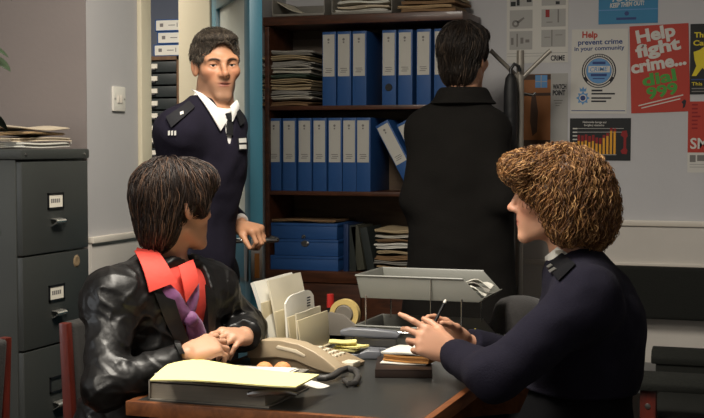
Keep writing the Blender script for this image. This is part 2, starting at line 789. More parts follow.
# door frame: architrave and lining
b = MB()
b.box((XL, DY0 - .075, 0), (XL + .018, DY0, 2.13)); b.box((XL, DY0 - .075, 2.06), (XL + .018, DY1 + .06, 2.13))
b.box((XL - .135, DY0 - .004, 0), (XL + .004, DY0 + .012, 2.06)); b.box((XL - .135, DY1 - .02, 0), (XL + .004, DY1 + .004, 2.06))
b.box((XL - .135, DY0, 2.045), (XL + .004, DY1, 2.064))
struct('trim_1', b, M_cream, bevel=.003)
# dado board and rails
b = MB(); b.box((XL, YC + .002, .12), (XL + .012, DY0 - .076, 1.0)); struct('trim_2', b, M_dado)
b = MB(); b.box((XL, YC - .002, 1.0), (XL + .022, DY0 - .076, 1.022)); struct('trim_3', b, M_rail, bevel=.004)
b = MB(); b.box((-1.325, YB - .012, .12), (XR, YB, 1.0)); struct('trim_4', b, M_dado)
b = MB(); b.box((-1.325, YB - .024, 0.988), (XR, YB, 1.012)); struct('trim_5', b, M_rail, bevel=.004)
b = MB(); b.box((-1.325, YB - .026, .812), (XR, YB, .834)); struct('trim_6', b, M_rail, bevel=.004)
b = MB(); b.box((-1.325, YB - .018, 0), (XR, YB, .12)); struct('baseboard_back', b, M_rail, bevel=.003)
b = MB(); b.box((XL, YC, 0), (XL + .018, DY0 - .076, .12)); struct('baseboard_left', b, M_rail, bevel=.003)
# added unseen window beside the viewer, opening for the side light: frame bars
b = MB()
for y0, y1 in ((-.6, -.54), (.47, .53), (1.54, 1.6)):
    b.box((XA - .09, y0, .95), (XA - .02, y1, 2.2))
b.box((XA - .09, -.6, .95), (XA - .02, 1.6, 1.01)); b.box((XA - .09, -.6, 2.14), (XA - .02, 1.6, 2.2))
struct('added_window', b, M_rail)

# ---------------------------------------------------------------- door
HG = np.array([XL + .02, DY1 - .035, 0.0])
FE = np.array([-1.779, 4.094, 0.0])
dd = unit(FE - HG)
DW = np.linalg.norm(FE - HG)
dn = np.array([dd[1], -dd[0], 0.0])           # face normal on the viewer's left side of the leaf
if dn @ RGT > 0:
    dn = -dn
MD = frame_mat(HG, dd, -dn, (0, 0, 1))        # local: x along the leaf, y into the leaf from the seen face
MDn = MD
DT = .045
b = MB(MD)
sw = .10
b.box((0, 0, .005), (sw, DT, 2.03)); b.box((DW - sw, 0, .005), (DW, DT, 2.03))
b.box((sw, 0, 1.86), (DW - sw, DT, 2.03)); b.box((sw, 0, .86), (DW - sw, DT, 1.02)); b.box((sw, 0, .005), (DW - sw, DT, .22))
door = struct('door_1', b, M_teal, bevel=.003)
b = MB(MD); b.box((sw, .016, 1.02), (DW - sw, .026, 1.86)); b.build('glass_pane', M_glass, door)
b = MB(MD); b.box((sw, .012, .22), (DW - sw, .033, .86)); b.build('lower_panel', M_teal, door)
hz = 1.018
b = MB(MD)
b.box((DW - .085, -.006, hz - .16), (DW - .035, 0, hz + .03)); b.box((DW - .085, DT, hz - .16), (DW - .035, DT + .006, hz + .03))
b.box((DW, .002, hz - .155), (DW + .003, DT - .002, hz - .01))
b.build('handle_plate', M_steel, door, bevel=.002)
b = MB(MD)
for sy in (-1, 1):
    y0 = -.006 if sy < 0 else DT + .006
    b.tube([(DW - .06, y0, hz - .02), (DW - .06, y0 + sy * .05, hz - .02), (DW - .075, y0 + sy * .058, hz - .02), (DW - .16, y0 + sy * .058, hz - .02)], .0095, 10)
b.build('door_handle', M_chrome, door, smooth='auto')
b = MB(MD)
b.box((DW + .001, .014, hz - .145), (DW + .0045, DT - .014, hz - .06))
b.build('latch_plate', mat('brass', (160, 110, 60), .35, metal=1.0), door)

# ---------------------------------------------------------------- light switch
c = onX(117.5, 99, XL)
b = MB(); b.box((XL, c[1] - .043, c[2] - .043), (XL + .009, c[1] + .043, c[2] + .043))
sw_ = b.build('light_switch', mat('white_switch_plastic', (214, 210, 200), .4), bevel=.006)
tag(sw_, 'white square light switch plate on the pale wall beside the doorway', 'light switch')
b = MB()
b.box((XL + .009, c[1] - .016, c[2] - .014), (XL + .0125, c[1] - .003, c[2] + .012)); b.build('rocker', M_rail, sw_, bevel=.001)
b = MB()
b.box((XL + .009, c[1] + .004, c[2] - .014), (XL + .0125, c[1] + .017, c[2] + .012)); b.build('rocker', M_rail, sw_, bevel=.001)
b = MB()
for y in (-.033, .033):
    b.cyl((XL + .009, c[1] + y, c[2]), (XL + .0105, c[1] + y, c[2]), .0035, 10)
b.build('screw', M_steel, sw_)

# ---------------------------------------------------------------- filing cabinet
CX, CY0, CY1, CXB = -2.235, 3.405, 3.80, -2.84
fc = empty('filing_cabinet', (CX - .3, (CY0 + CY1) / 2, 0), 'dark grey four drawer steel filing cabinet at the left edge with papers on its top', 'filing cabinet')
b = MB(); b.box((CXB, CY0, .02), (CX - .02, CY1, 1.285)); b.build('body', M_cab, fc, bevel=.004)
b = MB(); b.box((CXB - .003, CY0 - .004, 1.285), (CX + .004, CY1 + .004, 1.318)); b.build('top', M_cab, fc, bevel=.008)
b = MB(); b.box((CXB + .02, CY0 + .015, 0), (CX - .04, CY1 - .015, .03)); b.build('plinth', M_black, fc)
pitch = .2925
M_handle = mat('bright_handle', (225, 222, 215), .22, metal=.85)
M_lab = mat('index_card', (226, 220, 205), .7)
for i in range(4):
    z1 = 1.278 - i * pitch
    z0 = z1 - pitch + .006
    b = MB(); b.box((CX - .022, CY0 + .004, max(z0, .05)), (CX, CY1 - .004, z1))
    d = b.build('drawer', M_cab, fc, bevel=.003)
    yc = CY0 + .19
    zl = z1 - .125
    b = MB()
    b.box((CX, yc - .046, zl - .026), (CX + .004, yc + .046, zl - .020)); b.box((CX, yc - .046, zl + .020), (CX + .004, yc + .046, zl + .026))
    b.box((CX, yc - .046, zl - .026), (CX + .004, yc - .040, zl + .026)); b.box((CX, yc + .040, zl - .026), (CX + .004, yc + .046, zl + .026))
    lh = b.build('label_holder', M_black, d)
    if i < 2:
        b = MB(); b.box((CX, yc - .040, zl - .020), (CX + .002, yc + .040, zl + .020)); cd_ = b.build('label_card', M_lab, lh)
        b = MB()
        for q in range(5):
            b.box((CX + .002, yc - .028 + q * .011, zl - .006), (CX + .0024, yc - .02 + q * .011, zl + .007))
        b.build('lettering', M_greyink, lh)
    zh = z1 - .195
    b = MB()
    b.grid(lambda u, v: (CX + .022 * math.sin(PI * v) + .002, yc - .030 + .056 * u, zh + .014 - .022 * v + .004 * math.sin(PI * v)), 8, 8, .0015)
    b.build('handle', M_handle, d, smooth='auto')
    b = MB(); b.tube([(CX, yc + .045, zh + .008), (CX + .012, yc + .045, zh + .006)], .007, 12); b.build('lock', M_black, d)
for i, (yy, zz) in enumerate(((3.72, 1.278 - pitch - .035),)):
    b = MB()
    b.lathe([(0, .003), (.016, .003), (.021, .0)], seg=9)
    b.bm.transform(frame_mat((CX, yy, zz), (0, 1, 0), (0, 0, 1), (1, 0, 0)))
    b.build('rust_sticker', mat('worn_sticker', (132, 112, 84), .8, var=(60, .4)), fc)
b = MB()
for yy in (CY0 + .02, CY1 - .03):
    b.cyl((CX + .004, yy, 1.301), (CX + .007, yy, 1.301), .004, 8)
b.build('screw', M_steel, fc)


def sheaf(name, c, w, d, h, rot, m, label=None, cat='papers', group=None, wav=.004, seed=0, kink=0.0, leaves=3, over=.004):
    """a sheaf of paper or a folder: several slightly shifted wavy leaves in one block"""
    r = random.Random(seed)
    ca, sa = math.cos(rot), math.sin(rot)
    b = MB(frame_mat(c, (ca, sa, 0), (-sa, ca, 0), (0, 0, 1)))
    lh = h / leaves
    p1, p2 = r.uniform(0, 6), r.uniform(0, 6)
    for k in range(leaves):
        ox, oy = r.uniform(-over, over), r.uniform(-over, over)
        ex, ey = r.uniform(-over, over) * .7, r.uniform(-over, over) * .7

        def fn(u, v, k=k, ox=ox, oy=oy, ex=ex, ey=ey):
            x = (u - .5) * (w + ex) + ox
            y = (v - .5) * (d + ey) + oy
            z = (k + 1) * lh + wav * (.5 + .5 * math.sin(u * 7 + p1 + .3 * k)) * (.4 + .6 * abs(v - .5) * 2) + wav * .5 * (1 + math.sin(v * 5 + p2)) + kink * max(0, u - .75) * 4
            return (x, y, z)
        b.grid(fn, 10, 6, lh * .82)
    o = b.build(name, m, smooth='auto')
    if label:
        tag(o, label, cat, group)
    return o


# papers on the cabinet
M_news = mat('newsprint', (196, 182, 160), .85, var=(30, .12))
M_tan = mat('tan_folder', (170, 142, 104), .8, var=(9, .1))
zt = 1.318
px0 = -2.375
sheaf('magazine', (px0, 3.60, zt), .22, .29, .016, .05, M_white, 'thick white magazine lying lowest in the pile on the filing cabinet', 'magazine', seed=3, wav=.003)
sheaf('folder', (px0 - .02, 3.595, zt + .021), .24, .30, .012, -.08, M_news, 'tan paper sheaf second lowest in the pile on the filing cabinet', 'papers', seed=5, wav=.004)
sheaf('newspaper', (px0 - .01, 3.59, zt + .038), .23, .27, .010, .12, M_tan, 'brownish folded papers third from the bottom of the filing cabinet pile', 'papers', seed=8, wav=.005)
sheaf('newspaper', (px0, 3.585, zt + .054), .23, .28, .008, .0, M_news, 'curling newsprint sheaf topmost of the pile on the filing cabinet', 'newspaper', seed=9, wav=.007)
sheaf('envelope', (px0 - .09, 3.42, zt + .0), .2, .07, .02, .3, M_news, 'creased brown paper at the near end of the filing cabinet top', 'papers', seed=12, wav=.006)

# ---------------------------------------------------------------- houseplant at the left edge
pl = P(-31, 300, 3.55)
pp = empty('potted_plant', (pl[0], pl[1], 0), 'tall leafy potted plant whose dark leaf tips reach in at the left edge', 'plant')
b = MB(); b.lathe([(0, 0), (.13, 0), (.17, .3), (.18, .3), (.18, .33), (.165, .33), (.16, .28), (0, .28)], (pl[0], pl[1], 0)); b.build('pot', mat('terracotta', (120, 70, 50), .8), pp, smooth='auto')
M_leaf = mat('dark_leaf', (34, 48, 28), .45, var=(8, .2))
M_stem = mat('plant_stem', (70, 62, 40), .8)
b = MB(); b.tube([(pl[0], pl[1], .28), (pl[0] + .01, pl[1], .9), (pl[0] - .01, pl[1] + .01, 1.5), (pl[0], pl[1], 2.0)], [.012, .011, .009, .005], 8); b.build('stem', M_stem, pp, smooth='auto')


def leaf(base, tip, w, droop):
    base, tip = np.array(base), np.array(tip)
    ax = unit(tip - base)
    side = unit(np.cross(ax, [0, 0, 1]))
    L = np.linalg.norm(tip - base)
    b = MB()

    def fn(u, v):
        ww = w * math.sin(PI * min(1, u * .97 + .03)) ** .8 * (1 - .35 * u)
        s = (v - .5) * 2
        return base + ax * L * u + side * s * ww + np.array([0, 0, 1]) * (droop * math.sin(PI * u) - .25 * ww * (1 - abs(s)))
    b.grid(fn, 10, 4, .0012)
    return b.build('leaf', M_leaf, pp, smooth=True)


stem = np.array([pl[0], pl[1], 0])
for (qx, qy, dz_, w) in ((11, 72, .05, .055), (9, 58, .04, .03), (12, 1, .05, .04)):
    tipp = P(qx, qy, 3.45)
    leaf(stem + np.array([0, 0, tipp[2] + dz_]), tipp, w, .02)
rl = random.Random(4)
for i in range(10):
    a = PI * .45 + rl.uniform(0, PI * 1.1)
    z = 1.0 + i * .1
    leaf(stem + np.array([0, 0, z]), stem + np.array([.22 * math.cos(a), .22 * math.sin(a), z - .03]), .035, .03)

# ---------------------------------------------------------------- room beyond: card index cabinet and three lying binders
KX1, KX0, KY = -3.10, -3.62, 6.22
ktop = onY(168, 56, KY)[2]
kc = empty('card_index_cabinet', ((KX0 + KX1) / 2, KY + .2, 0), 'tall brown card index cabinet with many dark drawers seen through the doorway', 'cabinet')
M_kw = wood_mat('cabinet_brown', (92, 66, 46), (120, 90, 62), .5, (4, 4, 1))
b = MB()
b.box((KX1 - .022, KY, 0), (KX1, KY + .42, ktop)); b.box((KX0, KY, 0), (KX0 + .022, KY + .42, ktop)); b.box((KX0, KY, ktop - .02), (KX1, KY + .42, ktop)); b.box((KX0, KY + .40, 0), (KX1, KY + .42, ktop)); b.box((KX0, KY, 0), (KX1, KY + .42, .1))
b.build('cabinet_frame', M_kw, kc)
M_kd = mat('dark_green_drawer', (40, 46, 46), .4)
zz = ktop - .028
while zz > .2:
    b = MB(); b.box((KX0 + .026, KY + .004, zz - .056), (KX1 - .026, KY + .38, zz)); d = b.build('drawer', M_kd, kc, bevel=.002)
    b = MB(); b.box((KX1 - .20, KY - .004, zz - .036), (KX1 - .135, KY + .004, zz - .012)); b.build('label_card', M_lab, d)
    b = MB(); b.box((KX1 - .19, KY - .012, zz - .044), (KX1 - .145, KY + .004, zz - .038)); b.build('drawer_pull', M_steel, d)
    zz -= .0655
zb = ktop
lab3 = ('lowest of the three blue and white binders lying on the index cabinet', 'middle of the three blue and white binders lying on the index cabinet', 'topmost of the three blue and white binders lying on the index cabinet')
for i, (xl, xt) in enumerate(((153.5, 190), (157, 192), (155, 186))):
    xa = onY(xl, 40, KY + .02)[0]
    bd = empty('lever_arch_file', (xa + .15, KY + .15, zb), lab3[i], 'binder', 'binders beyond the doorway')
    b = MB(); b.box((xa, KY + .02, zb), (xa + .32, KY + .30, zb + .064)); b.build('cover', M_blue, bd, bevel=.002)
    b = MB(); b.box((xa + .008, KY + .0185, zb + .006), (xa + .30, KY + .02, zb + .058)); lb = b.build('spine_label', M_white, bd)
    b = MB(); b.box((xa + .03, KY + .018, zb + .024), (xa + .05, KY + .0185, zb + .042)); b.box((xa + .13, KY + .018, zb + .022), (xa + .134, KY + .0185, zb + .044)); b.box((xa + .08, KY + .018, zb + .03), (xa + .12, KY + .0185, zb + .034)); b.build('lettering', M_greyink, lb)
    zb += .066
# ================================================================ bookcase
BX0, BX1, BYF, BYB = -2.222, -1.335, 5.28, 5.585
zs = lambda y: onY(335, y, BYF)[2]
ZT1, ZT0 = zs(15), zs(24)
S1 = zs(105.5); S2 = zs(191.5); S3 = zs(271.5)
TS = .018
bc = empty('bookcase', ((BX0 + BX1) / 2, (BYF + BYB) / 2, 0), 'tall dark wood bookcase filled with blue files against the back wall', 'bookcase')
b = MB(); b.box((BX0, BYF, 0), (BX0 + .02, BYB, ZT0)); b.build('side_panel', M_wood, bc, bevel=.002)
b = MB(); b.box((BX1 - .02, BYF, 0), (BX1, BYB, ZT0)); b.build('side_panel', M_wood, bc, bevel=.002)
b = MB(); b.box((BX0 - .004, BYF - .012, ZT0), (BX1 + .006, BYB, ZT1)); b.build('top', M_wood, bc, bevel=.004)
for z in (S1, S2):
    b = MB(); b.box((BX0 + .02, BYF + .002, z - TS), (BX1 - .02, BYB - .012, z)); b.build('shelf', M_wood, bc, bevel=.0015)
b = MB(); b.box((BX0 + .02, BYF - .004, S3 - .05), (BX1 - .02, BYB - .012, S3)); b.build('shelf', M_wood, bc, bevel=.002)
b = MB(); b.box((BX0 + .02, BYB - .012, .02), (BX1 - .02, BYB, ZT0)); b.build('back_panel', M_woodin, bc)
for xa, xb in ((BX0 + .02, (BX0 + BX1) / 2 - .002), ((BX0 + BX1) / 2 + .002, BX1 - .02)):
    b = MB(); b.box((xa, BYF + .004, .08), (xb, BYF + .024, S3 - .052)); d = b.build('cupboard_door', M_wood, bc, bevel=.002)
    xk = xb - .05 if xa < BX0 + .1 else xa + .05
    b = MB(); b.lathe([(0, .02), (.012, .018), (.014, .012), (.006, .006), (.006, 0)], seg=12)
    b.bm.transform(frame_mat((xk, BYF + .004, .5), (1, 0, 0), (0, 0, 1), (0, -1, 0))); b.build('knob', M_steel, d, smooth='auto')
b = MB(); b.box((BX0 + .02, BYF + .03, 0), (BX1 - .02, BYF + .05, .08)); b.build('plinth', M_wood, bc)

YBK = BYF + .02      # spines of the files


def binder_proto():
    w, h, d = .0625, .318, .275
    r = empty('lever_arch_file', (0, 0, 0))
    b = MB(); b.box((0, 0, 0), (w, d, h)); b.build('cover', M_blue, r, bevel=.0025)
    b = MB(); b.box((.0035, -.0012, h - .192), (w - .0035 - .003, .0, h - .012)); lb = b.build('spine_label', M_spine, r)
    b = MB()
    b.cyl((.029, -.0016, h - .034), (.029, -.0012, h - .034), .0055, 10)
    b.box((.0255, -.0016, h - .050), (.0325, -.0012, h - .043))
    for k, (a, e) in enumerate(((.014, .044), (.018, .046), (.014, .04))):
        b.box((a, -.0016, h - .160 - k * .008), (e, -.0012, h - .157 - k * .008))
    b.build('lettering', M_greyink, lb)
    return r


bp = binder_proto()
used = [False]


def put_binder(px, z, label, group, lean=0.0, dy=0.0, zoff=0.0):
    x = onY(px, 60, YBK)[0]
    o = bp if not used[0] else copy_tree(bp)
    used[0] = True
    o.location = (x, YBK + dy, z + zoff)
    o.rotation_euler = (0, lean, 0)
    tag(o, label, 'binder', group)
    return o


UP, LO = 'blue lever arch files on the upper shelf', 'blue lever arch files on the middle shelf'
for i, px in enumerate((322.3, 337.3, 352.5)):
    put_binder(px, S1, ('first', 'second', 'third')[i] + ' blue lever arch file right of the folder pile on the upper shelf', UP)
ring = None
for i, px in enumerate((382, 398.2, 416.5, 434)):
    o = put_binder(px, S1, ('blue lever arch file with a black finger hole after the gap on the upper shelf', 'blue file next right of the one with a black finger hole', 'blue file on the upper shelf just left of the standing man\'s head', 'blue file on the upper shelf half hidden behind the standing man\'s head')[i], UP)
    if i == 0:
        x = o.location.x
        bb = MB(); z0 = S1 + .075
        bb.lathe([(.0085, 0), (.0085, .003), (.015, .003), (.0165, 0)], seg=18)
        bb.lathe([(0, .001), (.009, .001)], seg=18)
        bb.bm.transform(frame_mat((x + .03, YBK - .0005, z0), (1, 0, 0), (0, 0, 1), (0, -1, 0)))
        bb.build('finger_hole', M_black, o, smooth='auto')
nm = ('first', 'second', 'third', 'fourth', 'fifth', 'sixth', 'seventh')
for i, px in enumerate((267.5, 282.6, 298.0, 312.8, 328.2, 342.6, 356.6)):
    put_binder(px, S2, nm[i] + ' upright blue lever arch file from the left on the middle shelf', LO)
# two leaning against the upright row
put_binder(409.5, S2, 'leaning blue lever arch file tilted left beside the seven upright ones', LO, lean=-.50, zoff=.0005)
put_binder(428.5, S2, 'second leaning blue file tilted left, partly behind the dark overcoat', LO, lean=-.46, zoff=.0005)

# tall grey board behind the folder pile
x0 = onY(288, 60, BYB - .03)[0]
b = MB(); b.box((x0, BYB - .022, S1 + .001), (x0 + .2, BYB - .014, onY(288, 40, BYB - .03)[2])); o = b.build('grey_board', mat('grey_board', (120, 108, 98), .8))
tag(o, 'grey cardboard sheet standing behind the folder pile on the upper shelf', 'board')

# pile of folders on the upper shelf, left
M_f = [mat('folder_buff', (178, 158, 124), .8, var=(14, .1)), mat('folder_grey', (150, 146, 138), .8, var=(14, .1)), mat('folder_green', (84, 100, 84), .8, var=(14, .1)), mat('folder_white', (196, 190, 176), .8, var=(14, .08)), mat('folder_brown', (134, 104, 72), .8, var=(14, .1))]
desc = ['buff', 'pale', 'grey', 'brown', 'buff', 'green', 'grey', 'pale', 'buff', 'grey']
kind_i = [4, 3, 1, 0, 0, 2, 3, 1, 0, 1]
ordn = ['lowest', 'second lowest', 'third from the bottom', 'fourth from the bottom', 'fifth from the bottom', 'sixth from the bottom', 'fourth from the top', 'third from the top', 'second from the top', 'topmost']
cn = ['brown', 'off white', 'grey', 'buff', 'buff', 'green', 'off white', 'grey', 'buff', 'grey']
z = S1
rr = random.Random(21)
xc = (onY(268, 60, BYF + .1)[0] + onY(318, 60, BYF + .1)[0]) / 2
for i in range(10):
    h = (.016, .019, .017, .022, .018, .014, .022, .024, .019, .017)[i]
    sheaf('paper_folder', (xc + rr.uniform(-.010, .008), BYF + .165, z), .225, .27, h, rr.uniform(-.03, .03), M_f[kind_i[i]], cn[i] + ' paper folder, ' + ordn[i] + ' in the pile on the upper shelf', 'folder', 'folder pile on the upper shelf', seed=40 + i, wav=.0045, kink=-.002 - .004 * (i > 6), leaves=4, over=.013)
    z += h + .0055
# ---------------------------------------------------------------- bottom shelf: box files, books, magazines
bt = [('lowest', 269.5, 338, 271, 257.3, 0), ('middle', 274.5, 338, 256.8, 240.5, 1), ('topmost', 270.5, 337, 240, 224.5, 2)]
for nme, xa, xb, ya, yb, k in bt:
    y0 = BYF + .012 + .004 * k
    A = onY(xa, ya, y0); B_ = onY(xb, yb, y0)
    z0 = S3 + (0, .063, .136)[k]; z1 = S3 + (.0615, .1345, .205)[k]
    r = empty('box_file', ((A[0] + B_[0]) / 2, y0 + .12, z0), nme + ' of the three blue box files stacked on the bottom shelf', 'box file', 'blue box files')
    b = MB(); b.box((A[0], y0, z0), (B_[0], y0 + .255, z1 - .012)); b.build('box', M_blue, r, bevel=.002)
    b = MB(); b.box((A[0] - .002, y0 - .002, z1 - .012), (B_[0] + .002, y0 + .257, z1)); b.build('lid', M_blue, r, bevel=.002)
    if k:
        q = onY(303.5 if k == 2 else 305, 237 if k == 2 else 243.5, y0)
        b = MB(); b.lathe([(0, .006), (.006, .005), (.009, .001), (.0105, 0)] if k == 2 else [(0, .002), (.013, .002), (.015, 0)], seg=16, sx=1 if k == 2 else 1.25)
        b.bm.transform(frame_mat((q[0], y0 - .001, q[2]), (1, 0, 0), (0, 0, 1), (0, -1, 0)))
        b.build('button' if k == 2 else 'finger_pull', M_chrome if k == 2 else M_steel, r, smooth='auto')
xa = onY(271, 222, BYF + .03)[0]
sheaf('paper_folder', (xa + .15, BYF + .15, S3 + .206), .30, .24, .009, .02, M_f[4], 'flat brown folder lying on top of the blue box files', 'folder', seed=77, wav=.004)


def book(px, w, h, d, lean, m, label, zo=0.0):
    x = onY(px, 260, BYF + .03)[0]
    r = empty('book', (x, BYF + .03, S3), label, 'book', 'dark books on the bottom shelf')
    b = MB(); b.box((x, BYF + .03, S3), (x + .003, BYF + .03 + d, S3 + h)); b.box((x + w - .003, BYF + .03, S3), (x + w, BYF + .03 + d, S3 + h)); b.box((x, BYF + .028, S3), (x + w, BYF + .032, S3 + h)); b.build('cover', m, r, bevel=.001)
    b = MB(); b.box((x + .003, BYF + .032, S3 + .004), (x + w - .003, BYF + .026 + d, S3 + h - .004)); b.build('pages', M_cream_paper, r)
    r.rotation_euler = (0, lean, 0)
    r.location.z += zo
    return r


M_bk = [mat('green_black_cloth', (36, 42, 40), .7), mat('dark_grey_cloth', (50, 50, 48), .7), mat('olive_cloth', (66, 66, 54), .7)]
book(343.6, .022, .205, .2, 0, M_dkblue, 'dark blue upright book touching the box files on the bottom shelf')
book(349.5, .030, .20, .2, 0, M_bk[0], 'dark green upright book on the bottom shelf')
book(357.5, .034, .19, .2, -.16, M_bk[2], 'olive ledger leaning left on the bottom shelf', zo=.0055)
book(367.5, .034, .185, .2, -.20, M_bk[0], 'blackish ledger leaning left at the right of the books', zo=.007)
z = S3
xm = onY(404, 250, BYF + .1)[0]
for i in range(8):
    h = (.02, .012, .018, .012, .022, .012, .01, .016)[i]
    mm = (M_tan, M_f[1], M_f[4], M_f[0], M_white, M_f[4], M_f[3], M_f[0])[i]
    sheaf('magazine', (xm + rr.uniform(-.008, .008), BYF + .15, z), .20, .26, h, rr.uniform(-.08, .08), mm, ('tan', 'grey', 'brown', 'buff', 'white', 'dark brown', 'off white', 'curled buff')[i] + ' magazine, ' + ('lowest', 'second lowest', 'third from the bottom', 'fourth from the bottom', 'fourth from the top', 'third from the top', 'second from the top', 'topmost')[i] + ' in the pile behind the dark overcoat', 'magazine', 'magazine pile on the bottom shelf', seed=90 + i, wav=.006, leaves=3, over=.008)
    z += h + .0085

# ---------------------------------------------------------------- on top of the bookcase
M_tray = mat('grey_tray_plastic', (132, 130, 124), .4)
M_traytop = mat('worn_tray_plastic', (128, 124, 116), .5)


def tray_shell(b, x0, x1, y0, y1, z0, z1, t=.004, open_y=False):
    """open-topped tray; the open end is cut low towards -Y when open_y"""
    b.box((x0, y0, z0), (x1, y1, z0 + t))
    b.box((x0, y0, z0), (x0 + t, y1, z1)); b.box((x1 - t, y0, z0), (x1, y1, z1)); b.box((x0, y1 - t, z0), (x1, y1, z1))
    b.box((x0, y0, z0), (x1, y0 + t, z0 + (.012 if open_y else z1 - z0)))


YT = BYF + .0
for i, (xa, xb, lab) in enumerate(((272, 324.5, 'grey letter tray with loose papers at the left on the bookcase top'), (331.5, 392, 'grey letter tray heaped with papers at the middle of the bookcase top'))):
    A = onY(xa, 10, YT)[0]; B_ = onY(xb, 10, YT)[0]
    b = MB(); tray_shell(b, A, B_, YT, YT + .29, ZT1, ZT1 + .075, open_y=True)
    o = b.build('letter_tray', M_traytop, bevel=.0015)
    tag(o, lab, 'letter tray', 'trays on the bookcase')
    w = B_ - A - .02
    if i == 0:
        sheaf('paper_sheet', ((A + B_) / 2 + .02, YT + .15, ZT1 + .006), w * .8, .25, .006, .06, M_f[1], 'thin grey papers lying in the left tray on the bookcase', 'papers', seed=5, wav=.003)
        b = MB(); b.grid(lambda u, v: (A + .012 + .115 * u, YT + .03 + .2 * v, ZT1 + .07 - .05 * u - .01 * math.sin(3 * u)), 8, 4, .002)
        o = b.build('paper_sheet', M_cream_paper, smooth='auto'); tag(o, 'cream sheet sloping down inside the left tray on the bookcase', 'paper')
    else:
        for k in range(5):
            sheaf('paper_sheaf', ((A + B_) / 2 + rr.uniform(-.006, .006), YT + .145, ZT1 + .006 + k * .017), w * .93, .25, .010, rr.uniform(-.05, .05), (M_white, M_news, M_white, M_f[0], M_f[3])[k], ('white', 'newsprint', 'second white', 'buff', 'off white')[k] + ' paper sheaf, ' + ('lowest', 'second', 'middle', 'fourth', 'topmost')[k] + ' in the heaped middle tray on the bookcase', 'papers', 'papers in the middle tray', seed=60 + k, wav=.006)
xm = (onY(402, 5, BYF + .1)[0] + onY(462, 5, BYF + .1)[0]) / 2
for k in range(5):
    sheaf('paper_folder', (xm + rr.uniform(-.01, .01), BYF + .15, ZT1 + k * .017), .235, .25, .012, rr.uniform(-.06, .06), (M_f[4], M_tan, M_f[4], M_f[0], M_tan)[k], ('brown', 'tan', 'dark brown', 'buff', 'light tan')[k] + ' folder, ' + ('lowest', 'second', 'middle', 'fourth', 'topmost')[k] + ' in the pile at the right end of the bookcase top', 'folder', 'folders on the right of the bookcase top', seed=70 + k, wav=.003)

# ================================================================ posters on the back wall
def pm(name, rgb, rough=.55):
    return mat(name, rgb, rough, spec=.3)


M_pwhite = pm('poster_white', (206, 203, 196)); M_pred = pm('poster_red', (178, 56, 42)); M_pgreen = pm('poster_green', (70, 150, 60))
M_pblue = pm('poster_blue', (50, 126, 168)); M_pblack = pm('poster_black', (26, 28, 30)); M_pnavy = pm('poster_navy', (44, 66, 122)); M_porange = pm('poster_orange', (226, 160, 44))
M_pgrey = pm('poster_grey', (168, 166, 162)); M_pbrown = pm('poster_brown', (150, 96, 54)); M_pdbrown = pm('poster_dark_brown', (70, 48, 34)); M_pyellow = pm('poster_yellow', (222, 200, 40)); M_plblue = pm('poster_light_blue', (96, 146, 196)); M_pmid = pm('poster_mid_grey', (120, 116, 112)); M_pdred = pm('poster_dark_red', (140, 26, 28))


class Poster:
    """x right, y down, in the photograph's pixels at the wall"""

    def __init__(self, name, x0, y0, x1, y1, m, label, rot=0.0, cat='poster'):
        yw = YB - .002
        A, B2, D_ = onY(x0, y0, yw), onY(x1, y0, yw), onY(x0, y1, yw)
        self.sc = (B2[0] - A[0]) / (x1 - x0)
        self.scy = (A[2] - D_[2]) / (y1 - y0)
        ca, sa = math.cos(rot), math.sin(rot)
        self.M = frame_mat(A, (ca, 0, sa), (-sa, 0, ca), (0, -1, 0))
        self.x0, self.y0, self.x1, self.y1 = x0, y0, x1, y1
        b = MB(self.M); b.box((0, -(y1 - y0) * self.scy, -.0015), ((x1 - x0) * self.sc, 0, .0004))
        self.o = b.build(name, m)
        tag(self.o, label, cat)
        self.lv = 0.0006

    def q(self, x, y):
        return ((x - self.x0) * self.sc, -(y - self.y0) * self.scy)

    def poly(self, pts, m, name, lv=None):
        z = self.lv if lv is None else lv
        b = MB(self.M)
        b.prism([(*self.q(x, y), z) for x, y in pts], (0, 0, .0004))
        return b.build(name, m, self.o)

    def rects(self, rs, m, name, lv=.0006):
        b = MB(self.M)
        for x0, y0, x1, y1 in rs:
            a, c = self.q(x0, y1), self.q(x1, y0)
            b.box((a[0], a[1], lv), (c[0], c[1], lv + .0004))
        return b.build(name, m, self.o)

    def disc(self, x, y, r0, r1, m, name, lv=.0006, n=32):
        b = MB(self.M)
        c = self.q(x, y)
        b.lathe([(r0 * self.sc, lv + .0004), (r1 * self.sc, lv + .0004), (r1 * self.sc, lv)], (c[0], c[1], 0), n)
        return b.build(name, m, self.o)

    def text(self, body, x0, x1, y, slope, cap, m, bold=0.0, shear=0.0, lv=.0010, name='lettering'):
        """fit body from x0 to x1, baseline y at x0, capital height in pixels"""
        size = cap * self.scy / .7
        t = text_mesh(body, size, Matrix.Identity(4), m, name, self.o, bold * size, shear)
        me = t.data
        xs = [v.co.x for v in me.vertices]
        a, w = min(xs), max(xs) - min(xs)
        L = math.hypot(1, slope) * (x1 - x0) * self.sc
        an = math.atan(-slope)
        c = self.q(x0, y)
        me.transform(self.M @ Matrix.Translation((c[0], c[1], lv)) @ Matrix.Rotation(an, 4, 'Z') @ Matrix.Diagonal((L / w, 1, 1, 1)) @ Matrix.Translation((-a, 0, 0)))
        return t


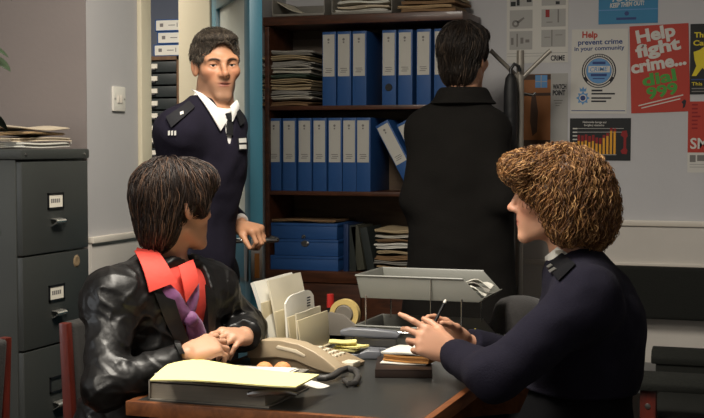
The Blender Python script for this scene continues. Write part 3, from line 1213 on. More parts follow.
# white diagram poster
p = Poster('poster', 507, -14, 568.5, 63.5, M_pwhite, 'large white poster of small grey diagrams above the coat stand')
p.rects([(510, -10, 533, 7), (510, 10.5, 533, 29), (510, 31.5, 533, 50), (542, -10, 566, 7), (542, 10.5, 566, 28), (542, 31, 566, 48)], M_pgrey, 'diagram_panels')
p.rects([(511, 2, 516, 6.5), (517, 0, 520, 6), (527, 0, 532, 3), (556, 3, 560, 6)], M_pblack, 'figures', .001)
p.rects([(546, 11, 550, 18.5)], M_pdred, 'red_sign', .001)
p.disc(516, 24, 1.6, 3.6, M_pmid, 'round_sign', .001)
p.poly([(517, 22), (524, 17.5), (525, 19), (519, 24)], M_pmid, 'pointer', .001)
p.rects([(511.5, 38, 514, 45), (517, 34, 518.4, 47), (521, 38, 524, 44), (526, 40, 530, 43), (552, 31, 553, 47), (558, 11, 559.4, 24), (547, 23, 553, 23.8), (545, 38, 551, 38.6), (556, 36, 563, 36.6)], M_pmid, 'line_drawings', .001)
p.rects([(507.5, 53.6, 568, 54.2), (507.5, 56.4, 550, 56.9)], M_pgrey, 'rules')
p.text('CRIME', 551.5, 565.5, 61.5, .0, 5.0, M_ink, .03)
# photograph poster
p = Poster('poster', 521, 74, 568, 156, M_pgrey, 'poster with a brown photograph and grey strip, behind the coat stand')
p.rects([(522, 74.5, 551, 155)], M_pbrown, 'picture')
p.rects([(522, 74.8, 551, 80), (522, 93, 551, 96), (522, 140, 551, 150)], M_pdbrown, 'picture_dark_areas', .001)
p.rects([(535.5, 75.5, 547.5, 88)], M_plblue, 'picture_window', .0012)
p.rects([(541, 75.5, 541.8, 88), (535.5, 81.5, 547.5, 82.2)], M_pgrey, 'window_bars', .0016)
p.poly([(532, 96), (536, 95), (538.5, 112), (537.5, 132), (533, 136), (530.5, 122), (531, 106)], M_pdbrown, 'hanging_bag', .001)
p.text('WATCH', 553, 566.5, 89.5, 0, 4.6, M_ink, .05)
p.text('POINT', 553, 565.5, 95.5, 0, 4.6, M_ink, .05)
p.rects([(554, 100.5, 563, 101.3), (555, 103, 562, 103.8), (556, 105.5, 560, 106.2)], M_pmid, 'small_print')
# blue poster
p = Poster('poster', 599, -34, 658.5, 24.5, M_pblue, 'bright blue poster with white slanted capitals, cut off by the top edge')
p.rects([(599, 10.0, 658.5, 11.0)], M_plblue, 'rule')
p.text('TO KEEP', 612, 646, 2.2, -.03, 5, M_pwhite, .03, .25)
p.text('KEEP THEM OUT!', 610.5, 645, 8.2, -.055, 4.4, M_pwhite, .03, .2)
p.disc(627.5, 14.3, 0, 2.4, M_pnavy, 'crest', n=8)
p.rects([(617, 18.2, 637, 20.6)], M_pnavy, 'small_print')
# prevent crime poster
p = Poster('poster', 572.0, 29.5, 628.5, 113.5, M_pwhite, 'white poster with a red Help heading and round blue logo', rot=-.012)
p.text('Help', 582.5, 598, 37.8, 0.0, 6.0, M_pred, .035)
p.text('prevent crime', 578.5, 623, 45.0, -.02, 5.0, M_pnavy, .025)
p.text('in your community', 575, 625, 51.0, -.025, 4.2, M_pnavy, .02)
p.disc(600, 71, 0, 17.2, M_ink, 'logo_ring', n=40)
p.disc(600, 71, 0, 12.6, M_plblue, 'logo_disc', .0011, n=40)
p.disc(600, 71, 12.8, 13.8, M_pwhite, 'logo_inner_line', .0012, n=40)
for k in range(34):
    a = math.radians(200 - k * 220 / 33)
    if k == 0:
        rb_ = MB(p.M)
    c = p.q(600 + 15.4 * math.cos(a), 71 - 15.4 * math.sin(a))
    rb_.box((c[0] - .0028, c[1] - .0035, .0012), (c[0] + .0022, c[1] + .0035, .0016))
for k in range(22):
    a = math.radians(225 + k * 90 / 21)
    c = p.q(600 + 15.4 * math.cos(a), 71 - 15.4 * math.sin(a))
    rb_.box((c[0] - .0024, c[1] - .003, .0012), (c[0] + .0018, c[1] + .003, .0016))
rb_.build('ring_lettering', M_pwhite, p.o)
p.rects([(589.5, 66.2, 611, 72.5)], M_pwhite, 'logo_band', .0015)
p.text('CRIME', 591, 609, 71.6, -.03, 4.2, M_plblue, .01, .2, .0020)
p.rects([(593.5, 61.8, 606.5, 64.4), (592, 73.8, 608, 76.4), (594, 78, 606, 79)], M_pnavy, 'logo_lettering', .0015)
st = []
for k in range(16):
    rr_ = 7.0 if k % 2 == 0 else 4.6
    a = PI / 2 + k * PI / 8
    st.append((584.5 + rr_ * math.cos(a), 98 - rr_ * math.sin(a)))
p.poly(st, M_plblue, 'police_badge')
p.disc(584.5, 98, 0, 3.6, M_pwhite, 'badge_ring', .0011)
p.disc(584.5, 98, 0, 2.6, M_pnavy, 'badge_centre', .0016)
p.poly([(581.5, 91.5), (581, 87.5), (583, 89.2), (584.5, 86.5), (586, 89.2), (588, 87.5), (587.5, 91.5)], M_plblue, 'badge_crown', .0008)
p.rects([(593, 89.6, 604, 91.4), (593, 92.9, 616.5, 94.5), (593, 97.2, 613, 98.8), (593, 100.4, 608, 102)], M_ink, 'small_print')
p.rects([(573, 110.2, 627, 111.0)], M_pnavy, 'foot_line')
# help fight crime poster
p = Poster('poster', 629.5, 26.5, 688.5, 113.5, M_pred, 'red poster with white Help fight crime and green dial 999', rot=.03)
p.text('Help', 637, 676, 43.5, -.15, 12, M_pwhite, .042)
p.text('fight', 636, 681, 58, -.16, 11.8, M_pwhite, .042)
p.text('crime...', 630.8, 686, 73.5, -.13, 11.8, M_pwhite, .042)
p.text('dial', 642, 676, 87, -.15, 11.5, M_pgreen, .035)
p.text('999', 646.5, 677.5, 100, -.17, 11.0, M_pgreen, .035)
p.poly([(637, 105.5), (682, 96.5), (682, 97.6), (637, 106.6)], M_pwhite, 'small_print')
p.poly([(640, 108.0), (679, 100.2), (679, 101.3), (640, 109.1)], M_pwhite, 'small_print')
p.poly([(680, 104), (683, 101.5), (685, 103), (683.5, 109), (681, 110.5), (681.8, 106.5)], M_ink, 'emblem')
# chart poster
p = Poster('poster', 570, 118.3, 631, 160.3, M_pblack, 'black poster with an orange bar chart and red telephone receiver', rot=-.003)
p.text('Nationwide damage and', 583, 606.5, 123.0, .01, 2.0, M_pwhite, .01)
p.text('burglary statistics', 584.5, 604.5, 126.0, .01, 2.0, M_pwhite, .01)
p.rects([(573, 128 + 3.6 * k, 577.5, 129.2 + 3.6 * k) for k in range(6)], M_pwhite, 'axis_labels')
p.rects([(577.5, 128.2 + 3.6 * k, 624, 128.8 + 3.6 * k) for k in range(2)] + [(577.5, 154.2, 617, 154.8)], M_pgrey, 'grid_lines')
hs = (13, 12.5, 13.5, 12, 13, 10.5, 10, 16, 18, 23, 22.5)
p.rects([(578 + 3.6 * k, 154 - h, 580.2 + 3.6 * k, 154) for k, h in enumerate(hs)], M_porange, 'chart_bars', .001)
p.rects([(578 + 3.6 * k, 154 - h - 6 if h < 15 else 154 - h - 3, 580.6 + 3.6 * k, 154 - h) for k, h in enumerate(hs)], M_pdred, 'chart_bars', .0012)
p.poly([(622.5, 131), (627, 130.5), (628, 136), (626.6, 138), (626.6, 148), (628, 150), (627, 154), (622.5, 153.5), (621, 150.5), (624, 148), (624, 137.5), (621, 135)], M_pdred, 'telephone_receiver', .001)
# yellow and black poster at the frame edge
p = Poster('poster', 690.5, 24, 742, 94.5, M_pblack, 'black poster with yellow figure and headline at the right edge')
p.text('Thinking', 694.5, 724, 37.5, 0, 5, M_pyellow, .03)
p.text('Cards', 693.5, 716, 45.5, 0, 5, M_pyellow, .03)
p.poly([(694, 52), (700, 50), (706, 46), (712, 50), (708, 62), (716, 72), (712, 76), (703, 68), (697, 76), (692.5, 76), (697, 66), (695, 60)], M_pyellow, 'yellow_figure')
p.rects([(692, 79, 740, 80.2)], M_pnavy, 'rule')
p.text('This poster', 692.5, 722, 85.5, 0, 3.4, M_pyellow, .01)
p.rects([(692.5, 88, 730, 89.2), (692.5, 91, 726, 92)], M_pmid, 'small_print')
# red SM poster
p = Poster('poster', 688.2, 101.5, 745, 172.5, M_pwhite, 'red and white poster lettered SM, low at the right edge')
p.rects([(688.2, 101.5, 745, 152.5)], M_pred, 'red_panel')
p.text('SMASH', 690.8, 737, 148.5, 0, 10.5, M_pwhite, .02)
p.rects([(692, 104 + 3.9 * k, 698 + (3 if k == 3 else 0), 105.6 + 3.9 * k) for k in range(7)], M_pdred, 'small_marks', .001)
p.rects([(690.5, 155, 696.5, 162), (698, 155, 710, 161)], M_pmid, 'small_print', .0008)
p.rects([(690.5, 164, 740, 164.8), (690.5, 166.6, 740, 167.4)], M_pgrey, 'small_print', .0008)

# ================================================================ coat stand with umbrella
cs = P(519.5, 200, 5.28)
st_ = empty('coat_stand', (cs[0], cs[1], 0), 'grey steel coat stand with splayed hooks before the back wall', 'coat stand')
ztop = P(519.5, 51, 5.28)[2]
M_stand = mat('brushed_stand_steel', (150, 144, 134), .35, metal=.35)
b = MB(); b.tube([(cs[0], cs[1], .02), (cs[0], cs[1], ztop)], .0155, 16); b.build('pole', M_stand, st_, smooth='auto')
zh = P(519.5, 74, 5.28)[2]
for k in range(2):
    hd = (RGT, -RGT)[k]
    dx, dy = hd[0], hd[1]
    b = MB(); b.tube([(cs[0] + .010 * dx, cs[1] + .010 * dy, zh - .015), (cs[0] + .045 * dx, cs[1] + .045 * dy, zh + .02), (cs[0] + .115 * dx, cs[1] + .115 * dy, zh + .088), (cs[0] + .122 * dx, cs[1] + .122 * dy, zh + .093)], [.010, .009, .009, .010], 10)
    b.build('hook', M_stand, st_, smooth='auto')
    b = MB(); b.tube([(cs[0] + .014 * dx, cs[1] + .014 * dy, zh - .08), (cs[0] + .05 * dx, cs[1] + .05 * dy, zh - .088), (cs[0] + .062 * dx, cs[1] + .062 * dy, zh - .078)], .005, 8)
    b.build('lower_hook', M_chrome, st_, smooth='auto')
for k in range(4):
    a = k * PI / 2 + .5
    b = MB(); b.tube([(cs[0], cs[1], .12), (cs[0] + .16 * math.cos(a), cs[1] + .16 * math.sin(a), .06), (cs[0] + .27 * math.cos(a), cs[1] + .27 * math.sin(a), .012)], .011, 8); b.build('foot', M_stand, st_, smooth='auto')
us = P(510.5, 120, 5.22)
z1u, z0u = P(510, 74, 5.22)[2], P(510, 185, 5.22)[2]
ub = empty('umbrella', (us[0], us[1], z0u), 'furled black umbrella hanging on the coat stand', 'umbrella')
b = MB()
for k in range(8):
    pass
prof = [(.004, 0), (.013, .03), (.024, .16), (.029, .32), (.028, .44), (.022, .5), (.010, .52)]
sc_ = (z1u - z0u) / .52
b.lathe([(r, z * sc_) for r, z in prof], (us[0], us[1], z0u), 14); b.build('canopy', mat('black_umbrella_cloth', (20, 20, 22), .6, bump=(30, .4)), ub, smooth='auto')
b = MB(); b.tube([(us[0], us[1], z0u - .03), (us[0], us[1], z0u + .01)], .004, 8); b.build('tip', M_steel, ub)
b = MB(); b.tube([(us[0], us[1], z1u - .02), (us[0], us[1], z1u + .02), (us[0] + .012, us[1] + .01, z1u + .04), (us[0] + .028, us[1] + .02, z1u + .03), (us[0] + .032, us[1] + .022, z1u + .01)], .007, 10); b.build('handle', M_black, ub, smooth='auto')
# ================================================================ desk
ZD = .73
DX0, DX1, DYA, DYB = -1.487, -.755, 2.685, 4.12
M_desk = mat('black_desk_top', (50, 50, 48), .28, var=(5, .15), bump=(160, .03))
M_dwood = wood_mat('desk_edge_wood', (100, 56, 30), (138, 84, 47), .4, (6, 1, 6))
dk = empty('desk', ((DX0 + DX1) / 2, (DYA + DYB) / 2, 0), 'wood-edged desk with black top between the two seated women', 'desk')
b = MB(); b.box((DX0 + .02, DYA + .02, ZD - .03), (DX1 - .02, DYB - .02, ZD)); b.build('desk_top', M_desk, dk)
b = MB()
e = .02
b.box((DX0, DYA, ZD - .034), (DX1, DYA + e, ZD + .0005)); b.box((DX0, DYB - e, ZD - .034), (DX1, DYB, ZD + .0005))
b.box((DX0, DYA + e, ZD - .034), (DX0 + e, DYB - e, ZD + .0005)); b.box((DX1 - e, DYA + e, ZD - .034), (DX1, DYB - e, ZD + .0005))
b.build('edge_band', M_dwood, dk, bevel=.003)
b = MB(); b.box((DX0 + .03, DYA + .06, .02), (DX1 - .03, DYA + .085, ZD - .034)); b.build('end_panel', M_dwood, dk, bevel=.002)
b = MB(); b.box((DX0 + .03, DYB - .085, .02), (DX1 - .03, DYB - .06, ZD - .034)); b.build('end_panel', M_dwood, dk, bevel=.002)
b = MB(); b.box((-1.13, DYA + .085, .35), (-1.11, DYB - .085, ZD - .034)); b.build('modesty_panel', M_dwood, dk)

# ---------------------------------------------------------------- near left: box of papers with yellow sheet
fx = empty('ring_binder', (-1.29, 2.84, ZD), 'thick grey ring binder lying under the yellow paper at the near corner of the desk', 'binder')
M_fgrey = mat('grey_board_cover', (126, 120, 110), .6, var=(10, .08))
FX0, FX1, FY0, FY1 = -1.442, -1.135, 2.715, 2.975
b = MB(); b.box((FX0, FY0, ZD), (FX1, FY1, ZD + .004)); b.box((FX0, FY0, ZD + .044), (FX1, FY1, ZD + .048)); b.box((FX0, FY0, ZD), (FX0 + .004, FY1, ZD + .048)); b.build('cover', M_fgrey, fx, bevel=.0012)
b = MB(); b.box((FX0 + .004, FY0 + .006, ZD + .004), (FX1 - .012, FY1 - .006, ZD + .040)); b.build('paper_block', mat('grey_paper_edges', (140, 132, 118), .8, var=(3, .15), stretch=(1, 1, 120)), fx)
b = MB(); b.tube([(FX1 - .05, FY0 - .002, ZD + .03), (FX1 - .03, FY0 - .006, ZD + .034), (FX1 + .0, FY0 - .004, ZD + .040), (FX1 + .035, FY0 + .02, ZD + .036), (FX1 + .05, FY0 + .04, ZD + .028)], [.006, .008, .008, .007, .005], 8); b.build('clip', M_steel, fx, smooth='auto')
sheaf('paper_sheaf', ((FX0 + FX1) / 2 + .005, FY0 + .095, ZD + .049), .30, .17, .008, .01, M_white, 'creased white papers between the grey binder and the yellow sheet', 'papers', seed=14, wav=.004, leaves=3, over=.006)
# curled white sheet at the right end
b = MB()
b.grid(lambda u, v: (FX1 - .03 + .105 * u, FY0 + .01 + .10 * v + .09 * u, ZD + .038 + .012 * math.sin(PI * u) - .016 * u + .012 * (1 - v) ** 2 * u), 12, 8, .001)
o = b.build('curled_sheet', M_white, smooth='auto'); tag(o, 'white curled sheet sticking out at the right end of the grey binder', 'paper')
M_yel = mat('yellow_paper', (238, 228, 156), .7, var=(3, .03))
YC4 = [P(143, 371, 3.05), P(199, 362.5, 3.16), P(319, 372.5, 3.03), P(296, 388, 2.915)]
YC4[0][2] = ZD + .084; YC4[1][2] = ZD + .078; YC4[2][2] = ZD + .064; YC4[3][2] = ZD + .062
YA, YB_, YC_, YD_ = [np.array(v) for v in (YC4[0], YC4[1], YC4[2], YC4[3])]
YA2 = P(150, 379, 2.96); YA2[2] = ZD + .066
b = MB()
b.grid(lambda u, v: (YA2 * (1 - u) + YD_ * u) * (1 - v) + (YB_ * (1 - u) + YC_ * u) * v + np.array([-.02 * (1 - u) ** 3 * (1 - abs(2 * v - 1)), 0, .009 * (1 - u) ** 4 * math.sin(PI * v) + .003 * math.sin(5 * u + 2 * v)]), 16, 8, .0035)
o = b.build('yellow_paper', M_yel, smooth='auto'); tag(o, 'large pale yellow paper lying on top of the grey ring binder', 'paper')

# ---------------------------------------------------------------- two small round fruits before the phone
M_bis = mat('peach_fruit_skin', (222, 150, 96), .6, var=(60, .12), bump=(200, .3))
for px, lab in ((264.5, 'left one of two small peach-coloured fruits behind the yellow paper'), (282.5, 'right one of two small peach-coloured fruits behind the yellow paper')):
    q = P(px, 367, 3.33)
    b = MB(); b.lathe([(0, 0), (.010, .001), (.018, .007), (.0235, .018), (.0238, .026), (.020, .036), (.012, .043), (.004, .0455), (0, .044)], (q[0], q[1], ZD + .0), 24)
    o = b.build('fruit', M_bis, smooth='auto'); tag(o, lab, 'fruit', 'fruits on the desk')

# ---------------------------------------------------------------- telephone
M_ph = mat('beige_phone_plastic', (178, 160, 132), .4, var=(4, .04))
M_phd = mat('beige_phone_side', (160, 140, 112), .45)
pa, pb = onZ(250, 368, ZD), onZ(338, 375, ZD)
pax = unit(pb - pa); pay = np.array([-pax[1], pax[0], 0]); pL = np.linalg.norm(pb - pa)
MP = frame_mat(pa, pax, pay, (0, 0, 1))
ph = empty('telephone', (pa + pb) / 2, 'beige desk telephone with its receiver resting on top', 'telephone')
b = MB(MP)
prof = [(-.005, 0, 0), (pL, 0, 0), (pL + .004, 0, .012), (pL - .05, 0, .032), (pL - .13, 0, .045), (.0, 0, .050), (-.008, 0, .03)]
b.prism([(x, .012, z) for x, _, z in prof], (0, .16, 0)); b.build('base', M_phd, ph, bevel=.004)
b = MB(MP)
top = [(-.012, .058), (.03, .078), (.08, .081), (.13, .074), (.17, .058), (.20, .040), (.225, .020), (.235, .008)]
bot = [(.232, .002), (.20, .004), (.17, .012), (.12, .030), (.07, .034), (.03, .028), (-.006, .026)]
k = pL / .235
b.prism([(x * k, 0, z * 1.0) for x, z in top + bot], (0, .052, 0)); b.build('receiver', M_ph, ph, bevel=.008, seg=3)
b = MB(MP)
b.prism([(x * k, -.0015, z) for x, z in [(.070, .061), (.076, .067), (.125, .059), (.150, .046), (.147, .040), (.120, .050), (.075, .057)]], (0, .004, 0)); b.build('grip_slot', mat('pale_slot', (226, 214, 188), .35), ph, bevel=.0012)
b = MB(MP); b.box((pL - .03, .070, .006), (pL + .012, .12, .022)); b.build('line_socket', M_cream_paper, ph, bevel=.004)
for i in range(12):
    b = MB(MP); x = pL - .125 + (i % 4) * .022; y = .085 + (i // 4) * .024
    b.box((x, y, .036 - (i % 4) * .003), (x + .014, y + .015, .048 - (i % 4) * .004)); b.build('key', M_cream_paper, ph, bevel=.002)
M_cord = mat('grey_cord', (62, 60, 58), .5)
cz = lambda px, py, dz_: onZ(px, py, ZD + dz_)
b = MB(); b.tube([cz(318, 378, .010), cz(326, 378, .012), cz(333, 376, .014), cz(340, 371, .018), cz(348, 368.5, .02), cz(356, 371, .018), cz(358.5, 377, .014), cz(355, 383, .010), cz(349, 384, .010), cz(344, 380, .009)], [.008, .009, .009, .009, .009, .009, .008, .008, .007, .006], 10)
b.build('cord', M_cord, ph, smooth='auto')

# ---------------------------------------------------------------- letter rack with papers
RX0, RX1, RY0, RY1 = -1.445, -1.315, 3.41, 3.64
M_rack = mat('cream_rack_plastic', (206, 194, 162), .4)
rk = empty('letter_rack', ((RX0 + RX1) / 2, (RY0 + RY1) / 2, ZD), 'cream letter rack with upright dividers on the far left of the desk', 'letter rack')
b = MB(); b.box((RX0, RY0, ZD), (RX1, RY1, ZD + .008)); b.build('rack_base', M_rack, rk, bevel=.002)
for x, h in ((RX0 + .008, .15), (RX0 + .048, .125), (RX0 + .088, .112), (RX1 - .012, .104)):
    b = MB()
    b.prism([(x, RY0, ZD + .006), (x, RY1, ZD + .006), (x - .012, RY1 + .012, ZD + h), (x - .012, RY0 - .004, ZD + h)], (.0045, 0, 0)); b.build('divider', M_rack, rk, bevel=.0012)


def upright(name, x, y0, y1, h, lean, m, label, t=.003, bend=0.0, round_=0.0, z0=.009, group=None, cat='papers'):
    def fn(u, v):
        hh = h * (1 - round_ * (2 * u - 1) ** 6)
        z = v * hh
        return (x - lean * v - bend * v * v + .003 * math.sin(6 * u), y0 + (y1 - y0) * u + .02 * v * (0 if not bend else 1), ZD + z0 + z)
    b = MB(); b.grid(fn, 12, 8, t)
    o = b.build(name, m, smooth='auto')
    tag(o, label, cat, group)
    return o


up1 = upright('paper_sheaf', RX0 + .030, RY0 + .0, RY1 + .07, .198, .045, M_white, 'tall white paper sheaf leaning left at the back of the letter rack', t=.012, bend=.02)
upright('brochure', RX0 + .044, RY0 + .03, RY1 + .06, .200, .035, M_cream_paper, 'cream brochure in front of the tallest sheaf in the letter rack', t=.006, bend=.012)
br = upright('leaflet', RX0 + .075, RY0 + .012, RY1 + .01, .158, .012, M_white, 'white leaflet with rounded top in the middle of the letter rack', t=.006, bend=.004, round_=.14)
b = MB()
for k in range(4):
    b.box((RX0 + .0655 - .0, RY1 - .045 + .0, ZD + .12 + k * .008), (RX0 + .0672, RY1 - .02, ZD + .124 + k * .008))
b.build('lettering', M_ink, br)
upright('card', RX0 + .108, RY0 + .01, RY1 - .02, .112, .008, M_cream_paper, 'short cream card behind the front divider of the letter rack', t=.004)

# ---------------------------------------------------------------- tape dispenser
td = P(346, 336, 4.02)
MT = frame_mat((td[0], td[1], ZD), (1, 0, 0), (0, 1, 0), (0, 0, 1))
tp = empty('tape_dispenser', (td[0], td[1], ZD), 'grey tape dispenser with a yellowish tape roll behind the stapler', 'tape dispenser')
M_dgrey = mat('grey_dispenser_plastic', (118, 112, 104), .45)
b = MB(MT)
prof = [(-.06, .0), (.085, .0), (.085, .026), (.06, .034), (.035, .052), (.0, .078), (-.045, .086), (-.062, .08)]
for y in (-.024, .014):
    b.prism([(x, y, z) for x, z in prof], (0, .010, 0))
b.box((-.06, -.024, 0), (.085, .024, .016)); b.box((.055, -.024, .016), (.085, .024, .03))
b.build('body', M_dgrey, tp, bevel=.002)
b = MB(MT)
b.lathe([(.031, -.012), (.047, -.012), (.047, .012), (.031, .012), (.031, -.012)], seg=36)
b.bm.transform(Matrix.Identity(4))
o = None
bm2 = b.bm
bm2.transform(MT.inverted()); bm2.transform(MT @ frame_mat((-.003, 0, .078), (1, 0, 0), (0, 0, 1), (0, -1, 0)))
b.build('tape_roll', mat('tape_roll', (206, 180, 116), .35), tp, smooth='auto')
b = MB(MT); b.lathe([(0, -.016), (.026, -.016), (.030, -.010), (.030, .010), (.026, .016), (0, .016)], seg=24)
b.bm.transform(MT.inverted()); b.bm.transform(MT @ frame_mat((-.003, 0, .078), (1, 0, 0), (0, 0, 1), (0, -1, 0)))
b.build('hub', M_dgrey, tp, smooth='auto')
b = MB(MT); b.box((.08, -.016, .03), (.088, .016, .036)); b.build('cutter', M_steel, tp)
rd = P(330.5, 301, 4.15)
pc = empty('red_marker', (rd[0], rd[1], ZD), 'dark marker with a red cap standing behind the letter rack', 'marker')
b = MB(); b.tube([(rd[0], rd[1], ZD), (rd[0], rd[1], rd[2] - .02)], .011, 12); b.build('barrel', M_black, pc, smooth='auto')
b = MB(); b.tube([(rd[0], rd[1], rd[2] - .02), (rd[0], rd[1], rd[2] + .022)], [.0125, .0115], 12); b.build('cap', mat('red_cap', (176, 40, 34), .4), pc, smooth='auto')

# ---------------------------------------------------------------- stapler
sa, sb = onZ(344, 351, ZD), onZ(399, 352.5, ZD)
sx_ = unit(sb - sa); MS = frame_mat(sa, sx_, np.array([-sx_[1], sx_[0], 0]), (0, 0, 1)); sL = np.linalg.norm(sb - sa)
M_stp = mat('blue_grey_plastic', (112, 114, 120), .35)
sp_ = empty('stapler', (sa + sb) / 2, 'long blue grey stapler lying behind the sticky note holder', 'stapler')
b = MB(MS); b.prism([(0, -.02, 0), (sL, -.02, 0), (sL, -.02, .012), (sL * .5, -.02, .016), (.01, -.02, .018)], (0, .04, 0)); b.build('base', M_stp, sp_, bevel=.003)
b = MB(MS); b.prism([(-.010, -.017, .046), (-.010, -.017, .062), (.02, -.017, .070), (sL * .6, -.017, .067), (sL - .01, -.017, .062), (sL + .004, -.017, .054), (sL, -.017, .042), (sL * .6, -.017, .042), (.02, -.017, .044)], (0, .034, 0)); b.build('arm', M_stp, sp_, bevel=.006, seg=3)
b = MB(MS); b.box((.006, -.012, .012), (.026, .012, .048)); b.build('hinge', M_steel, sp_)
b = MB(MS); b.box((.03, -.009, .018), (sL - .008, .009, .040)); b.build('magazine', M_steel, sp_)

# ---------------------------------------------------------------- sticky note holder
na, nb_ = onZ(326, 358, ZD), onZ(381, 358, ZD)
nx_ = unit(nb_ - na); MN = frame_mat(na, nx_, np.array([-nx_[1], nx_[0], 0]), (0, 0, 1)); nL = np.linalg.norm(nb_ - na)
nh = empty('note_holder', (na + nb_) / 2, 'rounded blue grey desk holder carrying yellow sticky notes', 'note holder')
b = MB(MN); b.prism([(.004, -.03, 0), (nL - .01, -.03, 0), (nL, -.03, .012), (nL - .004, -.03, .024), (nL * .75, -.03, .026), (nL * .55, -.03, .016), (nL * .2, -.03, .014), (0, -.03, .024)], (0, .075, 0)); b.build('tray', M_stp, nh, bevel=.005, seg=3)
for k, (x, y, r, hh) in enumerate(((.055, .008, .12, .026), (.075, .004, -.25, .036), (.05, .012, .3, .046))):
    c = MN @ Vector((x, y, hh - .008))
    sheaf('sticky_note_pad', (c.x, c.y, c.z), .075, .062, .006, r, mat('sticky_yellow', (238, 226, 150), .7), ('lowest', 'middle', 'topmost')[k] + ' yellow sticky note pad on the blue grey holder', 'note pad', 'sticky notes', seed=30 + k, wav=.002, leaves=2)

# ---------------------------------------------------------------- letter trays in two tiers
TX0, TX1, TY0, TY1 = -1.232, -.862, 3.612, 3.868
M_lt = mat('grey_letter_tray', (122, 122, 115), .42)


def letter_tray(z0, label):
    h = .066
    t = empty('letter_tray', ((TX0 + TX1) / 2, (TY0 + TY1) / 2, z0), label, 'letter tray', 'grey letter trays on the desk')
    th = .0035
    b = MB()
    b.box((TX0 + .012, TY0 + .006, z0), (TX1, TY1 - .006, z0 + th))
    for y, s in ((TY0, 1), (TY1, -1)):
        b.prism([(TX0 + .012, y + s * .006, z0), (TX1 - .002, y + s * .006, z0), (TX1 + .012, y + s * .006, z0 + .008), (TX1 - .045, y, z0 + h), (TX0, y, z0 + h)], (0, s * th, 0))
    b.prism([(TX0 + .012, TY0 + .006, z0), (TX0 + .012, TY1 - .006, z0), (TX0, TY1, z0 + h), (TX0, TY0, z0 + h)], (th, 0, 0))
    b.prism([(TX1, TY0 + .006, z0), (TX1, TY1 - .006, z0), (TX1 + .016, TY1 - .006, z0 + .014), (TX1 + .016, TY0 + .006, z0 + .014)], (-th, 0, 0))
    b.build('tray', M_lt, t, bevel=.0012)
    b = MB()
    b.tube([(TX0 - .001, TY0, z0 + h), (TX1 - .045, TY0, z0 + h)], .0032, 6); b.tube([(TX0 - .001, TY1, z0 + h), (TX1 - .045, TY1, z0 + h)], .0032, 6); b.tube([(TX0, TY0, z0 + h), (TX0, TY1, z0 + h)], .0032, 6)
    b.build('rim', M_lt, t, smooth='auto')
    return t


zA, zB = ZD + .002, ZD + .150
tl = letter_tray(zA, 'lower grey letter tray standing on the desk under another tray')
tu = letter_tray(zB, 'upper grey letter tray raised on thin wire posts')
for x in (TX0 + .03, TX1 - .05):
    for y in (TY0 + .004, TY1 - .004):
        b = MB(); b.tube([(x, y, zA + .058), (x, y, zB + .008)], .0022, 6); b.build('wire_post', M_chrome, tu)
b = MB(); b.tube([(TX1 - .14, TY0 - .004, zA + .058), (TX1 - .14, TY0 - .004, zB + .064)], .0016, 6); b.build('wire_post', M_chrome, tu)
b = MB(); b.tube([(TX0 + .035, TY0 - .004, zA + .052), (TX1 - .06, TY0 - .004, zA + .052)], .0042, 8); b.lathe([(0, -.005), (.007, -.003), (.007, .003), (0, .005)], (TX0 + .035, TY0 - .004, zA + .052), 10); b.build('rail_wire', M_chrome, tl, smooth='auto')
# papers in the trays
for k in range(3):
    b = MB()
    y0 = TY0 + .03 + k * .05
    b.grid(lambda u, v: (TX1 - .10 + .105 * u, y0 + .075 * v, zB + .008 + (.040 - .006 * k) * math.sin(2.6 * u + .3) * (1 - .5 * v) + .008 * k + .004 * math.sin(9 * u + 5 * v + k)), 8, 5, .0015)
    o = b.build('paper_sheet', (M_white, M_f[1], M_white)[k], smooth='auto')
    tag(o, ('near white crumpled', 'middle grey', 'far white')[k] + ' paper at the open end of the upper letter tray', 'paper', 'papers in the upper letter tray')
sheaf('paper_sheaf', (TX0 + .15, (TY0 + TY1) / 2, zA + .005), .25, .2, .018, 0, M_f[1], 'grey papers lying inside the lower letter tray', 'papers', seed=51)
M_ynote = mat('bright_yellow_note', (232, 218, 74), .7)
b = MB(); q0 = np.array([TX1 - .085, TY0 + .012, zA + .012])
b.grid(lambda u, v: q0 + np.array([.07 * u, .05 * v, .020 + .028 * u + .010 * math.sin(4 * v)]), 6, 5, .0015)
o = b.build('yellow_note', M_ynote, smooth='auto'); tag(o, 'bright yellow note sticking up at the open end of the lower letter tray', 'note')

# ---------------------------------------------------------------- dark book with note papers under the pen
na, nb_ = onZ(375, 378, ZD), onZ(432, 378.5, ZD)
nx_ = unit(nb_ - na); MK = frame_mat(na, nx_, np.array([-nx_[1], nx_[0], 0]), (0, 0, 1)); kL = np.linalg.norm(nb_ - na)
bkk = empty('notebook', (na + nb_) / 2, 'flat dark brown book lying on the desk under the white notes', 'book')
M_db = mat('dark_brown_cover', (44, 32, 26), .4)
b = MB(MK); b.box((0, 0, .0), (kL, .21, .004)); b.box((0, 0, .018), (kL, .21, .022)); b.box((0, 0, 0), (kL, .003, .022)); b.build('cover', M_db, bkk, bevel=.0012)
b = MB(MK); b.box((.003, .003, .004), (kL - .003, .206, .018)); b.build('pages', M_tan, bkk)
c = MK @ Vector((.085, .13, .0225))
sheaf('paper_sheet', (c.x, c.y, c.z), .125, .125, .003, .1, M_white, 'white slip lying directly on the dark brown book', 'paper', seed=8, wav=.001, leaves=1)
c = MK @ Vector((.102, .13, .0262))
nb2 = sheaf('note_block', (c.x, c.y, c.z), .130, .115, .018, -.12, mat('brown_block_edge', (176, 124, 66), .8), 'brown-edged block of notes on the dark book', 'note block', seed=18, wav=.002, leaves=3)
c = MK @ Vector((.108, .135, .0465))
sheaf('note_paper', (c.x, c.y, c.z), .150, .13, .005, -.12, M_white, 'bright white note paper on the brown-edged block under the pen', 'paper', seed=19, wav=.003, leaves=2)

